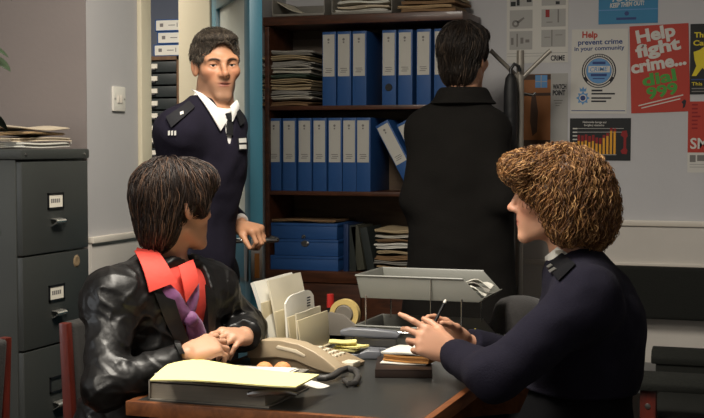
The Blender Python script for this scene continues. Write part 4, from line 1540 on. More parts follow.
# ---------------------------------------------------------------- police hat with chequered band
hc = P(520, 330, 4.02)
ht = empty('police_hat', (hc[0], hc[1], ZD), 'dark round police hat with chequered band at the far end of the desk', 'hat')
M_hat = mat('dark_felt', (34, 31, 30), .9, sheen=.15, bump=(120, .2))
HCX, HCY = hc[0], hc[1]
b = MB(); b.lathe([(.09, .022), (.108, .016), (.122, .020), (.128, .027), (.124, .031), (.108, .024), (.09, .028)], (HCX, HCY, ZD - .012), 40, sx=1.0, sy=1.12); b.build('brim', M_hat, ht, smooth='auto')
b = MB(); b.lathe([(.100, .012), (.096, .04), (.087, .062), (.083, .085), (.076, .108), (.06, .124), (.035, .132), (0, .134)], (HCX, HCY, ZD), 40, sy=1.12); b.build('crown', M_hat, ht, smooth='auto')
b = MB()
M_chk = [M_black, M_white]
seg = 44
for row in range(3):
    for k in range(seg):
        a0, a1 = 2 * PI * k / seg, 2 * PI * (k + 1) / seg
        z0_, z1_ = ZD + .018 + row * .011, ZD + .018 + (row + 1) * .011
        b.mi = (k + row) % 2
        r0_ = .1012 - .004 * row
        r1_ = r0_ - .0038
        b.face([(HCX + r0_ * math.cos(a0), HCY + 1.12 * r0_ * math.sin(a0), z0_), (HCX + r0_ * math.cos(a1), HCY + 1.12 * r0_ * math.sin(a1), z0_), (HCX + r1_ * math.cos(a1), HCY + 1.12 * r1_ * math.sin(a1), z1_), (HCX + r1_ * math.cos(a0), HCY + 1.12 * r1_ * math.sin(a0), z1_)])
o = b.build('chequered_band', M_chk, ht)

# ================================================================ chairs
M_cw = wood_mat('red_brown_wood', (60, 21, 15), (94, 33, 23), .35, (6, 6, 1))
M_pad = mat('dark_chair_cloth', (40, 38, 36), .9, bump=(200, .2))


def wood_chair(loc, rot, label):
    """square wooden frame chair with padded seat and back; local -y is the back"""
    r = empty('wooden_chair', loc, label, 'chair', 'wooden chairs on the left')
    ca, sa = math.cos(rot), math.sin(rot)
    M = frame_mat(loc, (ca, sa, 0), (-sa, ca, 0), (0, 0, 1))
    for s in (-1, 1):
        x = s * .235
        b = MB(M); b.hexa([(x - .014, -.245, 0), (x + .014, -.245, 0), (x + .014, -.21, 0), (x - .014, -.21, 0), (x - .014, -.28, .85), (x + .014, -.28, .85), (x + .014, -.255, .85), (x - .014, -.255, .85)]); b.build('back_post', M_cw, r, bevel=.004)
        b = MB(M); b.box((x - .014, .19, 0), (x + .014, .235, .45)); b.build('leg', M_cw, r, bevel=.004)
        b = MB(M); b.box((x - .014, -.22, .38), (x + .014, .2, .43)); b.build('rail', M_cw, r, bevel=.003)
    b = MB(M); b.box((-.221, -.22, .43), (.221, .235, .49)); b.build('seat', M_pad, r, bevel=.015, seg=3)
    b = MB(M); b.hexa([(-.221, -.262, .56), (.221, -.262, .56), (.221, -.215, .56), (-.221, -.215, .56), (-.221, -.29, .85), (.221, -.29, .85), (.221, -.245, .85), (-.221, -.245, .85)]); b.build('backrest', M_pad, r, bevel=.015, seg=3)
    return r


# back of the left woman's chair: posts seen at x 57-85
A = P(66, 400, 3.62)
wood_chair((-1.605, 3.29, 0), math.radians(-90), 'red wooden chair with dark pad behind the woman in the leather jacket')
A = P(-12, 400, 3.3)
wood_chair((-2.14, 2.536, 0), math.radians(90), 'red wooden chair with dark pad cut off at the left edge')

# right woman's chair: metal legs
M_cloth2 = mat('black_seat_cloth', (26, 26, 28), .9, bump=(200, .2))
rc_ = (-.36, 3.22, 0)
r = empty('office_chair', rc_, 'black seated office chair with steel legs under the woman in navy', 'chair')
MC = frame_mat(rc_, (0, 1, 0), (-1, 0, 0), (0, 0, 1))   # local y faces the desk
for sx in (-1, 1):
    for sy in (-1, 1):
        b = MB(MC); b.tube([(sx * .20, sy * .2, .44), (sx * .215, sy * .22, .008)], .009, 10); b.build('leg', M_chrome, r, smooth='auto')
b = MB(MC); b.box((-.22, -.22, .43), (.22, .22, .485)); b.build('seat', M_cloth2, r, bevel=.018, seg=3)
b = MB(MC); b.box((-.2, -.275, .56), (.2, -.235, .82)); b.build('backrest', M_cloth2, r, bevel=.018, seg=3)
for sx in (-.12, .12):
    b = MB(MC); b.tube([(sx, -.18, .44), (sx, -.27, .47), (sx, -.265, .62)], .009, 8); b.build('back_bar', M_chrome, r, smooth='auto')

# armchairs against the back wall
M_arm = mat('dark_green_grey_cloth', (30, 31, 28), .9, bump=(150, .25), spec=.25)


def armchair(x0, y0, label):
    """low armchair facing the desk: its arms run along the back wall direction"""
    x1, y1 = x0 + .62, y0 + .58
    r = empty('armchair', ((x0 + x1) / 2, (y0 + y1) / 2, 0), label, 'armchair')
    for y in (y0, y1 - .05):
        b = MB(); b.box((x0, y, .0), (x0 + .05, y + .05, .555)); b.build('front_post', M_cw, r, bevel=.004)
        b = MB(); b.hexa([(x1 - .06, y, 0), (x1, y, 0), (x1, y + .05, 0), (x1 - .06, y + .05, 0), (x1 - .02, y, .86), (x1 + .04, y, .86), (x1 + .04, y + .05, .86), (x1 - .02, y + .05, .86)]); b.build('back_post', M_cw, r, bevel=.004)
        b = MB()
        b.prism([(x0 - .02, y - .02, .552), (x0 - .02, y - .024, .575), (x0 - .02, y - .008, .602), (x0 - .02, y + .025, .610), (x0 - .02, y + .058, .602), (x0 - .02, y + .074, .575), (x0 - .02, y + .07, .552)], (.6, 0, 0)); b.build('armrest', M_arm, r, bevel=.006)
        b = MB(); b.lathe([(0, .004), (.008, .003), (.010, 0)], seg=12); b.bm.transform(frame_mat((x0 + .025, y, .50), (1, 0, 0), (0, 0, 1), (0, -1, 0))); b.build('bolt', M_steel, r)
    b = MB(); b.box((x0 + .0, y0 + .052, .28), (x1 - .08, y1 - .065, .46)); b.build('seat', M_arm, r, bevel=.03, seg=3)
    b = MB(); b.box((x0 - .004, y1 - .062, .10), (x1 - .06, y1 - .051, .553)); b.build('side_panel', M_arm, r)
    b = MB(); b.hexa([(x1 - .12, y0 + .052, .44), (x1 - .02, y0 + .052, .44), (x1 - .02, y1 - .052, .44), (x1 - .12, y1 - .052, .44), (x1 - .06, y0 + .052, .86), (x1 + .03, y0 + .052, .86), (x1 + .03, y1 - .052, .86), (x1 - .06, y1 - .052, .86)]); b.build('backrest', M_arm, r, bevel=.03, seg=3)
    return r


armchair(-.470, 4.18, 'dark low armchair with red wood arm post behind the woman in navy')
# padded bench along the back wall
bx0, bx1 = -1.06, .75
r = empty('bench', ((bx0 + bx1) / 2, 5.3, 0), 'long dark padded bench with backrest along the back wall under the dado', 'bench')
b = MB(); b.box((bx0, YB - .50, .36), (bx1, YB - .06, .42)); b.build('seat', mat('grey_vinyl', (112, 112, 112), .5), r, bevel=.02, seg=3)
b = MB(); b.box((bx0 + .27, YB - .105, .605), (bx1, YB - .03, .822)); b.build('backrest', M_arm, r, bevel=.015, seg=3)
for x in (bx0 + .02, -.06, bx1 - .1):
    b = MB(); b.tube([(x + .02, YB - .48, 0), (x + .02, YB - .48, .37)], .011, 10); b.build('leg', M_chrome, r, smooth='auto')
    x += .27 if x < bx0 + .1 else 0
    b = MB(); b.tube([(x + .02, YB - .08, 0), (x + .02, YB - .08, .61)], .011, 10); b.build('leg', M_chrome, r, smooth='auto')


# ================================================================ lights, camera
def area(name, loc, rot, sx, sy, power, color):
    l = bpy.data.lights.new(name, 'AREA')
    l.shape = 'RECTANGLE'
    l.size, l.size_y = sx, sy
    l.energy = power
    l.color = color
    o = bpy.data.objects.new(name, l)
    o.location = loc
    o.rotation_euler = rot
    COL.objects.link(o)
    return o


M_diff = mat('lamp_diffuser', (255, 246, 226), .5, emit=2.5)


def ceiling_lamp(x, y, sx, sy, power, label, col=(1.0, .93, .82)):
    r = empty('ceiling_light', (x, y, ZC), label, 'ceiling light', 'ceiling lights')
    b = MB(); b.box((x - sx / 2 - .03, y - sy / 2 - .03, ZC - .05), (x + sx / 2 + .03, y + sy / 2 + .03, ZC)); b.build('housing', M_rail, r)
    b = MB(); b.box((x - sx / 2, y - sy / 2, ZC - .065), (x + sx / 2, y + sy / 2, ZC - .05)); b.build('diffuser', M_diff, r)
    area('lamp', (x, y, ZC - .075), (0, 0, 0), sx, sy, power, col)
    return r


ceiling_lamp(-1.25, 2.75, .5, 1.2, 56, 'ceiling light above the desk')
ceiling_lamp(-1.9, .9, .5, 1.2, 31, 'added ceiling light nearer the viewer for the faces')  # unseen fitting, added to light the faces and background
ceiling_lamp(-3.1, 4.7, .5, .5, 42, 'added ceiling light in the room beyond the door')  # unseen fitting, placed so the far door jamb is lit
area('side_fill', (XA - .2, .5, 1.6), (0, math.radians(-90), 0), 1.1, 2.0, 25, (.92, .96, 1.0))  # added soft side light entering by the unseen window
w = bpy.data.worlds.new('world')
SC.world = w
w.use_nodes = True
w.node_tree.nodes['Background'].inputs['Color'].default_value = (.5, .55, .62, 1)
w.node_tree.nodes['Background'].inputs['Strength'].default_value = .25

cam = bpy.data.cameras.new('camera')
cam.sensor_fit = 'HORIZONTAL'
cam.sensor_width = 36
cam.lens = 36 * FPX / 704
cam.clip_start = .05
co = bpy.data.objects.new('camera', cam)
COL.objects.link(co)
co.location = CAM
co.rotation_euler = Matrix([[RGT[i], UPV[i], -FWD[i]] for i in range(3)]).to_euler()
SC.camera = co
SC.view_settings.view_transform = 'Standard'
SC.view_settings.look = 'None'
SC.view_settings.gamma = 1
SC.view_settings.use_curve_mapping = False
SC.view_settings.exposure = 0.22
# ================================================================ people: shared anatomy
def basis(r, a, pitch=0.0, roll=0.0):
    """columns: person's right, forward, up"""
    f = cdir(r, a)
    rt = np.cross(f, [0, 0, 1.0])
    R = np.stack([rt, f, np.array([0, 0, 1.0])], 1)
    cp, sp = math.cos(pitch), math.sin(pitch)
    Rp = np.array([[1, 0, 0], [0, cp, -sp], [0, sp, cp]])
    cr_, sr_ = math.cos(roll), math.sin(roll)
    Rr = np.array([[cr_, 0, sr_], [0, 1, 0], [-sr_, 0, cr_]])
    return R @ Rp @ Rr


def hits(px, py, sd, d0=2.3, d1=6.5):
    """first points of the surface sd on the sight lines (or the nearest ones beside them)"""
    px, py = np.asarray(px, float), np.asarray(py, float)
    r = FWD + np.outer((px - 352) / FPX, RGT) + np.outer((209 - py) / FPX, UPV)
    t = np.full(len(r), d0)
    best, bt = np.full(len(r), 9.0), t.copy()
    for _ in range(120):
        p = CAM + r * t[:, None]
        d = sd(p, p[0], 99.0)
        imp = d < best
        best = np.where(imp, d, best)
        bt = np.where(imp, t, bt)
        t = np.where(np.abs(d) < 4e-4, t, t + np.where(d < .05, np.maximum(.7 * d, -.02), .6 * d))
        if (np.abs(d) < 4e-4).all() or (t > d1).all():
            break
    p = CAM + r * bt[:, None]
    for _ in range(5):
        dd_ = sd(p, p[0], 99.0)
        far = np.abs(dd_) > 5e-4
        if not far.any():
            break
        p[far] -= grad(sd, p[far]) * dd_[far][:, None]
    return p


def hit(px, py, sd):
    return hits([px], [py], sd)[0]


def on_surface(p, sd, off):
    p = np.array(p, float)[None]
    for _ in range(6):
        g = grad(sd, p)
        d = sd(p, p[0], 99.0)
        p = p - g * (d - off)[:, None]
    return p[0]


def patch(name, corners, sd, off, thick, m, parent, n=10, mm=None, bow=0.0):
    """cloth piece lying on the surface sd: four picture corners a,b,c,d, bilinear, n x mm"""
    a, b_, c, d = [np.array(v, float) for v in corners]
    mm = mm or n
    uu, vv = np.meshgrid(np.arange(n + 1) / n, np.arange(mm + 1) / mm, indexing='ij')
    uu, vv = uu.ravel()[:, None], vv.ravel()[:, None]
    q = (a * (1 - uu) + b_ * uu) * (1 - vv) + (d * (1 - uu) + c * uu) * vv
    h = hits(q[:, 0], q[:, 1], sd)
    h = h + grad(sd, h) * (off + bow * np.sin(PI * vv))
    G = h.reshape(n + 1, mm + 1, 3)

    def fn(u, v):
        return G[int(round(u * n)), int(round(v * mm))]
    b = MB(); b.grid(fn, n, mm, thick)
    return b.build(name, m, parent, smooth='auto')


def head_sdf(fem=False):
    k = .92 if fem else 1.0
    skull = U(ell((0, -.018, .035), (.074, .097, .086)), ell((0, .022, -.036), (.056, .068, .080)), k=.03)
    jaw = U(rc((-.047, -.002, -.064), (-.015, .068, -.103), .016 * k, .0135), rc((.047, -.002, -.064), (.015, .068, -.103), .016 * k, .0135), rc((-.011, .078, -.105), (.011, .078, -.105), .0145, .0145), k=.018)
    cheek = U(ell((-.043, .052, -.022), (.024, .028, .022)), ell((.043, .052, -.022), (.024, .028, .022)), k=.01)
    brow = U(rc((-.046, .068, .0175), (-.012, .084, .0135), .010 if fem else .0115, .0105), rc((.046, .068, .0175), (.012, .084, .0135), .010 if fem else .0115, .0105), k=.01)
    muzzle = ell((0, .066, -.064), (.034, .026, .034))
    h = U(skull, jaw, cheek, brow, muzzle, k=.022)
    eyes = U(ell((-.032, .094, .000), (.019, .022, .012)), ell((.032, .094, .000), (.019, .022, .012)))
    h = SUB(h, eyes, k=.014)
    lid = lambda s: SUB(ell((s * .032, .0685, .000), (.0165, .0150, .0145)), ell((s * .032, .088, -.0020), (.0128, .022, .0033)), k=.002)
    h = U(h, lid(-1), lid(1), k=.006)
    nose = U(rc((0, .082, .012), (0, .107, -.027), .0080, .0100 if not fem else .0088), sph((0, .108, -.030), .0108 if not fem else .0095), ell((-.0115, .095, -.034), (.008, .012, .0078)), ell((.0115, .095, -.034), (.008, .012, .0078)), k=.007)
    h = U(h, nose, k=.010)
    lips = U(ell((0, .0855, -.0600), (.0235, .010, .0052)), ell((0, .0845, -.0690), (.020, .0105, .0065)), k=.002)
    h = U(h, lips, k=.004)
    h = SUB(h, ell((0, .096, -.0645), (.024, .012, .0012)), k=.003)
    for s in (-1, 1):
        R = np.array([[math.cos(.35 * s), -math.sin(.35 * s), 0], [math.sin(.35 * s), math.cos(.35 * s), 0], [0, 0, 1.0]])
        ear = U(ell((s * .074, -.010, -.004), (.008, .019, .029), R), ell((s * .072, -.006, -.028), (.0065, .010, .011), R), k=.008)
        ear = SUB(ear, ell((s * .084, -.006, .000), (.0085, .011, .019), R), k=.004)
        h = U(h, ear, k=.006)
    return h


def skin_color(base, lips, hc, hR, hs, brow=None, stubble=None, stub=0.0, ruddy=0.12):
    base, lips = np.array(lin(base)[:3]), np.array(lin(lips)[:3])
    bw = np.array(lin(brow)[:3]) if brow else None
    stc = np.array(lin(stubble)[:3]) if stubble else None

    def fn(p):
        q = (p - hc) @ hR / hs
        c = np.tile(base, (len(p), 1))
        n = vnoise(p * 70, 3)[:, None]
        c = c * (1 + .05 * n)
        x, y, z = q[:, 0], q[:, 1], q[:, 2]
        g = lambda cx, cy, cz, r: np.exp(-(((np.abs(x) - cx) ** 2 + (y - cy) ** 2 + (z - cz) ** 2) / (r * r)))
        rd = np.clip(g(.042, .07, -.03, .028) + .9 * g(0, .112, -.03, .014) + .8 * g(.085, -.01, 0, .03), 0, 1)[:, None] * ruddy
        c = c * (1 - rd) + rd * np.array(lin((196, 96, 76))[:3])
        lp = np.exp(-((x / .021) ** 4 + ((y - .094) / .016) ** 4 + ((z + .0648) / .0098) ** 4))[:, None]
        c = c * (1 - lp) + lips * lp
        if stc is not None:
            lim = -.062 + .35 * np.clip(np.abs(x) - .03, 0, .03)
            s = 1 / (1 + np.exp((z - lim) / .006)) * (1 / (1 + np.exp(-(z + .122) / .004))) * (y > -.01)
            mu = np.exp(-((x / .024) ** 4 + ((z + .050) / .007) ** 4)) * (y > .06)
            s = (np.maximum(s, mu) * stub)[:, None] * (1 - lp)
            c = c * (1 - s) + stc * s
        ls = np.exp(-(((z - .0012 + 9 * (np.abs(x) - .032) ** 2) / .0019) ** 4)) * np.exp(-(((np.abs(x) - .032) / .0145) ** 8)) * (y > .070)
        ls = np.clip(ls, 0, 1)[:, None] * .8
        c = c * (1 - ls) + np.array(lin((44, 32, 28))[:3]) * ls
        if bw is not None:
            arch = .0190 - 14 * (np.abs(x) - .032) ** 2
            b_ = np.exp(-(((z - arch) / .0042) ** 4)) * np.exp(-(((np.abs(x) - .031) / .020) ** 6)) * (y > .05)
            b_ = np.clip(b_ * 1.15, 0, 1)[:, None] * .96
            c = c * (1 - b_) + bw * b_
        return np.clip(c, 0, 1)
    return fn


def add_eyes(hc, hR, hs, parent, iris=(70, 56, 40), look=(0, 0)):
    M_e = bpy.data.materials.get('eye') or mat('eye', (255, 255, 255), .12, attr=True)
    for s in (-1, 1):
        rings, segn = 20, 24
        V, F = [], []
        for i in range(rings + 1):
            a = PI * i / rings
            for k in range(segn):
                t = 2 * PI * k / segn
                V.append((math.sin(a) * math.cos(t), math.cos(a), math.sin(a) * math.sin(t)))
        for i in range(rings):
            for k in range(segn):
                F.append((i * segn + k, i * segn + (k + 1) % segn, (i + 1) * segn + (k + 1) % segn, (i + 1) * segn + k))
        V = np.array(V)
        gz = unit([look[0], 1, look[1]])
        an = np.arccos(np.clip(V @ gz, -1, 1))
        c = np.where(an[:, None] < .22, lin((12, 10, 10))[:3], np.where(an[:, None] < .50, lin(iris)[:3], lin((206, 196, 186))[:3]))
        loc = np.array([s * .032, .0685, 0.0]) + V * .0128
        w = hc + (loc * hs) @ hR.T
        np_obj('eye', w, np.array(F), M_e, parent, c)


def hand(W, fwd, palm, side, curls, scale=1.0, spread=.10, thumb=((.55, .35), (.2, .5), (.1, .7)), fr=1.0):
    """five-fingered hand from the wrist W; curls: per finger three bend angles"""
    fwd = unit(fwd)
    palm = unit(np.array(palm) - fwd * (np.array(palm) @ fwd))
    t = side * np.cross(fwd, palm)
    W = np.array(W, float)
    s = scale
    base = [(.031, .086), (.0105, .091), (-.0105, .087), (-.029, .077)]
    lens = [(.043, .026, .021), (.048, .029, .022), (.044, .027, .021), (.034, .020, .018)]
    rad = [(.0092, .0084, .0076, .0066), (.0094, .0086, .0078, .0068), (.0090, .0082, .0074, .0064), (.0080, .0072, .0066, .0058)]
    meta = [rc(W + s * (.010 * side * 0) * t + s * .008 * fwd + t * s * a * .55, W + s * (a * t + b * fwd), s * .0165, s * .0125) for a, b in base]
    palmf = U(*meta, ell(W + s * (.048 * fwd + .002 * palm), np.array([.036, .046, .0155]) * s, np.stack([t, fwd, palm], 1)), k=.014 * s)
    tb = W + s * (.022 * t + .022 * fwd + .006 * palm)
    th0 = W + s * (.046 * t + .056 * fwd + .016 * palm)
    palmf = U(palmf, rc(W, tb, s * .020, s * .017), rc(tb, th0, s * .0165, s * .0125), k=.012 * s)
    parts = []
    for i, ((a, b), L, r) in enumerate(zip(base, lens, rad)):
        p = W + s * (a * t + b * fwd)
        sp = spread * (1.5 - i) / 1.5
        f0 = unit(fwd + sp * t)
        ang = 0
        ch = []
        for j in range(3):
            ang += curls[i][j]
            d = math.cos(ang) * f0 + math.sin(ang) * palm
            q = p + s * L[j] * d
            ch.append(rc(p, q, s * r[j] * fr, s * r[j + 1] * fr))
            p = q
        parts.append(U(*ch, k=.003))
    p = th0
    ch = []
    d0 = unit(fwd * .75 + t * .6 + palm * .25)
    for j, (L, r0, r1) in enumerate(((.032, .0115, .0098), (.027, .0098, .0078))):
        # bend of the thumb: towards the palm and across the fingers
        a_, c_ = thumb[j + 1]
        d = unit(d0 + a_ * palm - c_ * t + fwd * .1)
        q = p + s * L * d
        ch.append(rc(p, q, s * r0, s * r1))
        p = q
    th = U(*ch, k=.004)
    out = U(palmf, th, k=.008 * s)
    fs = []
    for f in parts:
        fs.append(U(palmf, f, k=.010 * s))
    return U(out, *fs)


def torso_sdf(pel, chest, f, neck, shL, shR, fem=False, w=1.0, dpt=1.0):
    up = unit(chest - pel)
    f = unit(f - up * (f @ up))
    r = np.cross(f, up)
    R = np.stack([r, f, up], 1)
    L = np.linalg.norm(chest - pel)
    mid = (pel + chest) / 2
    parts = [ell(chest + up * -.01, np.array([.165 * w, .115 * dpt, .19]), R), ell(mid + up * -.03, np.array([.145 * w, .105 * dpt, .19]), R), ell(pel, np.array([.17 * w, .125 * dpt, .14]), R), rc(shL, shR, .058, .058), rc(neck - up * .02, shL, .052, .05), rc(neck - up * .02, shR, .052, .05)]
    if fem:
        parts.append(ell(chest + f * .075 - up * .05 + r * .07, np.array([.062, .060, .062]), R))
        parts.append(ell(chest + f * .075 - up * .05 - r * .07, np.array([.062, .060, .062]), R))
    return U(*parts, k=.055), R


def limb(a, e, w, r0, r1, r2, k=.03):
    return U(rc(a, e, r0, r1), rc(e, w, r1, r2), k=k)


def cut_limb(a, e, w, r0, r1, r2, cut, k=.03):
    """sleeve that ends cleanly at fraction cut of the forearm"""
    w2 = e + (w - e) * cut
    low = AND(rc(e, w, r1, r2), half(w2, w - e), k=.003)
    return U(rc(a, e, r0, r1), low, k=k)


def leg_sdf(hip, knee, ank, r0=.085, r1=.06, r2=.045):
    return U(rc(hip, knee, r0, r1), rc(knee, ank, r1, r2), k=.04)


def shoe(b, ank, d):
    pass


M_skinm = {}


def skin_mat(name):
    m = mat(name, (200, 160, 130), .48, spec=.4, attr=True, bump=(420, .08, .002))
    m.node_tree.nodes['Principled BSDF'].inputs['Subsurface Weight'].default_value = .08
    m.node_tree.nodes['Principled BSDF'].inputs['Subsurface Radius'].default_value = (.012, .005, .003)
    return m


M_hair = mat('hair', (60, 45, 35), .52, spec=.35, attr=True)


def roots_on(sd, c, n, test, r=.25, seed=0):
    g = np.random.default_rng(seed)
    out = []
    while sum(len(o) for o in out) < n:
        d = g.normal(size=(n, 3))
        d /= np.linalg.norm(d, axis=1)[:, None]
        p = c + d * r
        for _ in range(14):
            p = p - grad(sd, p) * sd(p, c, 9.0)[:, None] * .8
        out.append(p[test(p)])
    return np.concatenate(out)[:n]


def mixcol(cols, w):
    cols = np.array([lin(c)[:3] for c in cols])

    def fn(r, n):
        i = r.choice(len(cols), n, p=np.array(w) / sum(w))
        return cols[i] * r.uniform(.8, 1.2, n)[:, None]
    return fn


def shoes(parent, ank, d, m, side):
    f = unit(np.array([d[0], d[1], 0]))
    s = np.array([-f[1], f[0], 0])
    R = np.stack([s, f, np.array([0, 0, 1.0])], 1)
    a = np.array([ank[0], ank[1], 0])
    sd = AND(U(ell(a + f * .06 + np.array([0, 0, .035]), (.046, .145, .045), R), rc(a + np.array([0, 0, .05]), a + np.array([0, 0, .10]), .046, .05), k=.03), half(a + np.array([0, 0, .002]), (0, 0, -1)))
    return sdf_obj('shoe', sd, a - .2, a + np.array([.2, .2, .2]), .008, m, parent)


M_shoe = mat('black_shoe_leather', (18, 16, 16), .3)
# ================================================================ woman in the leather jacket (left)
def woman_left():
    hs = .98
    hc = P(175, 205, 3.40)
    hR = basis(.72, .69, pitch=-.02, roll=-.03)
    shR, shL = P(113, 301, 3.26), P(206, 291, 3.54)
    neck = P(164, 272, 3.43)
    chest = P(160, 325, 3.42)
    f = cdir(.8, -.6)
    pel = np.array([chest[0], chest[1], 0]) - np.array([f[0], f[1], 0]) * .12 + np.array([0, 0, .56])
    elR, wrR = P(104, 388, 3.12), P(187, 356, 3.16)
    elL, wrL = P(244, 328, 3.72), P(244, 337, 3.43)
    tor, R = torso_sdf(pel, chest, f, neck, shL, shR, fem=True, w=.90, dpt=.92)
    root = empty('person', (pel[0], pel[1], 0), 'person with short dark hair in black leather jacket, coral shirt and purple scarf, hands clasped', 'person')
    # hands: right hand in front, left hand folded over it
    cl = P(228, 346, 3.24)
    fr_ = unit(cl - wrR + np.array([0, 0, .02]))
    hr = hand(wrR, fr_, cdir(.0, .55, -.8), 1, [(.30, .85, .5), (.42, .95, .5), (.55, 1.0, .5), (.7, 1.0, .5)], .93, spread=.16, thumb=((.5, .3), (.25, .45), (.2, .7)))
    fl_ = unit(P(206, 335, 3.22) - wrL)
    hl = hand(wrL, fl_, cdir(-.25, .35, -.9), -1, [(.30, .60, .5), (.38, .70, .5), (.45, .80, .5), (.55, .85, .5)], .93, spread=.12, thumb=((.5, .3), (.2, .3), (.1, .5)))
    head = XF(head_sdf(True), hc, hR, hs)
    nk = U(rc(hc - hR[:, 2] * .06 - hR[:, 1] * .02, neck, .052, .056), rc(neck, chest + (neck - chest) * .55, .06, .09), k=.03)
    knR = pel + np.array([.42, -.06, -.06]); knL = pel + np.array([.42, .14, -.06])
    hpR, hpL = pel + R[:, 0] * .09 - np.array([0, 0, .03]), pel - R[:, 0] * .09 - np.array([0, 0, .03])
    anR, anL = np.array([knR[0] + .02, knR[1], .09]), np.array([knL[0] + .02, knL[1], .09])
    legs = U(leg_sdf(hpR, knR, anR, .066, .045, .034), leg_sdf(hpL, knL, anL, .066, .045, .034))
    body = U(OFF(tor, -.016), legs, limb(shR, elR, wrR, .042, .036, .025), limb(shL, elL, wrL, .042, .036, .025), k=.03)
    body = U(U(body, nk, k=.03), U(hr, hl))
    body = U(body, head, k=.012)
    col = skin_color((192, 146, 118), (160, 84, 78), hc, hR, hs, brow=(52, 38, 30))
    lo = np.min([pel, elR, wrR, elL, wrL, hc, knR], 0) - .26; lo[2] = 0.02
    hi = np.max([pel, elR, wrR, elL, wrL, hc, knR], 0) + .26
    bd = sdf_obj('body', body, lo, hi, .0036, skin_mat('skin_left_woman'), root, col)
    add_eyes(hc, hR, hs, root)
    # trousers and shoes
    M_tr = mat('dark_trousers', (30, 30, 34), .9)
    tr = U(leg_sdf(hpR, knR, anR, .085, .062, .05), leg_sdf(hpL, knL, anL, .085, .062, .05), ell(pel, (.165, .13, .12), R), k=.05)
    sdf_obj('trousers', tr, pel - np.array([.35, .4, .53]), pel + np.array([.7, .4, .2]), .012, M_tr, root)
    for a in (anR, anL):
        shoes(root, a, (1, 0), M_shoe, 0)
    # coral shirt: under the jacket
    M_shirt = mat('coral_shirt', (224, 74, 62), .75, bump=(25, .25))
    shirt = OFF(tor, .002)
    nkcut = U(rc(neck + unit(hc - neck) * .02, neck + unit(hc - neck) * .2, .066, .066), rc(neck + R[:, 1] * .06, neck + R[:, 1] * .095 - R[:, 2] * .075, .046, .016), k=.02)
    sh = SUB(AND(shirt, half(chest - R[:, 2] * .16, -R[:, 2])), nkcut, k=.004)
    sdf_obj('shirt', sh, chest - .3, chest + .3, .006, M_shirt, root)
    # leather jacket
    M_leather = mat('black_leather', (16, 15, 15), .42, spec=.38, coat=.06, bump=(40, .22, .008))

    def folds(p):
        q = (p - chest) @ R
        n = vnoise(q * np.array([26, 26, 46]), 5)
        n2 = vnoise(q * np.array([12, 12, 16]), 9)
        c1 = vnoise(q * np.array([22, 22, 40]) + 2 * vnoise(q * 18, 6)[:, None], 4)
        c2 = vnoise(q * np.array([50, 50, 70]), 7)
        return .003 * n + .0035 * n2 - .0045 * np.exp(-(c1 / .16) ** 2) - .0022 * np.exp(-(c2 / .2) ** 2)
    slR = cut_limb(shR, elR, wrR, .056, .049, .038, .93)
    slL = cut_limb(shL, elL, wrL, .064, .056, .042, .90)
    jk0 = U(OFF(tor, .017), slR, slL, k=.035)
    jk = DISP(jk0, folds)
    # V opening down the front

    def vee(p, cc, cr):
        q = (p - chest) @ R
        wdt = .010 + .36 * np.clip(q[:, 2] + .16, 0, .32)
        x = q[:, 0] - .012
        return np.maximum(np.where(x < 0, -x - wdt * .70, x - wdt * .62), np.maximum(-(q[:, 1] - .015), -(q[:, 2] + .16)))
    nkj = rc(neck, neck + unit(hc - neck) * .25, .074, .078)
    jkt = SUB(SUB(jk, vee, k=.006), nkj, k=.006)
    jkt = AND(jkt, half(pel - R[:, 2] * .10, -R[:, 2]))
    lo = np.min([pel, elR, wrR, elL, wrL, shR, shL], 0) - .15; lo[2] = pel[2] - .25
    hi = np.max([pel, elR, wrR, elL, wrL, shR, shL], 0) + .15
    sdf_obj('jacket', jkt, lo, hi, .0048, M_leather, root)
    cov = U(OFF(tor, .016), k=.0)
    cov2 = jk0
    # lapels
    jc = root
    patch('lapel', [(152, 293), (173, 300), (189, 350), (179, 356)], cov2, .007, .004, M_leather, jc, 6, 14)
    patch('lapel', [(203, 285), (213, 296), (212, 335), (206, 335)], cov2, .006, .004, M_leather, jc, 6, 12)
    # spread collar of the shirt
    cv = U(jk0, OFF(nk, .010))
    patch('shirt_collar', [(134, 248), (154, 249), (175, 283), (147, 293)], cv, .008, .003, M_shirt, root, 12, 12, bow=.004)
    patch('shirt_collar', [(177, 268), (191, 262), (196, 284), (184, 302)], cv, .007, .003, M_shirt, root, 10, 10, bow=.003)
    # scarf: knot, two bands, hanging ends
    M_sc = mat('purple_scarf', (112, 58, 108), .6, var=(30, .2), bump=(40, .4), sheen=.2)
    sv = OFF(tor, .008)

    def band(pts, w, off, nm, flat=.45):
        P3 = []
        for (x, y) in pts:
            h = hit(x, y, sv)
            g = grad(sv, h[None])[0]
            P3.append((h + g * off, g))
        b = MB()
        n = len(P3)
        N = 24
        xs = np.linspace(0, n - 1, N)
        C3 = np.array([[np.interp(t, range(n), [q[0][i] for q in P3]) for i in range(3)] for t in xs])
        G3 = np.array([[np.interp(t, range(n), [q[1][i] for q in P3]) for i in range(3)] for t in xs])
        W = np.interp(xs, np.linspace(0, n - 1, len(w)), w)
        T = np.gradient(C3, axis=0); T /= np.linalg.norm(T, axis=1)[:, None]
        S = np.cross(T, G3); S /= np.linalg.norm(S, axis=1)[:, None]
        seg = 20
        rings = []
        for i in range(N):
            ring = []
            for k in range(seg):
                a = 2 * PI * k / seg
                wv = 1 + .16 * math.sin(3 * a + i * .15)
                ring.append(b.bm.verts.new(Vector(C3[i] + W[i] * wv * (math.cos(a) * S[i] + flat * math.sin(a) * G3[i]))))
            rings.append(ring)
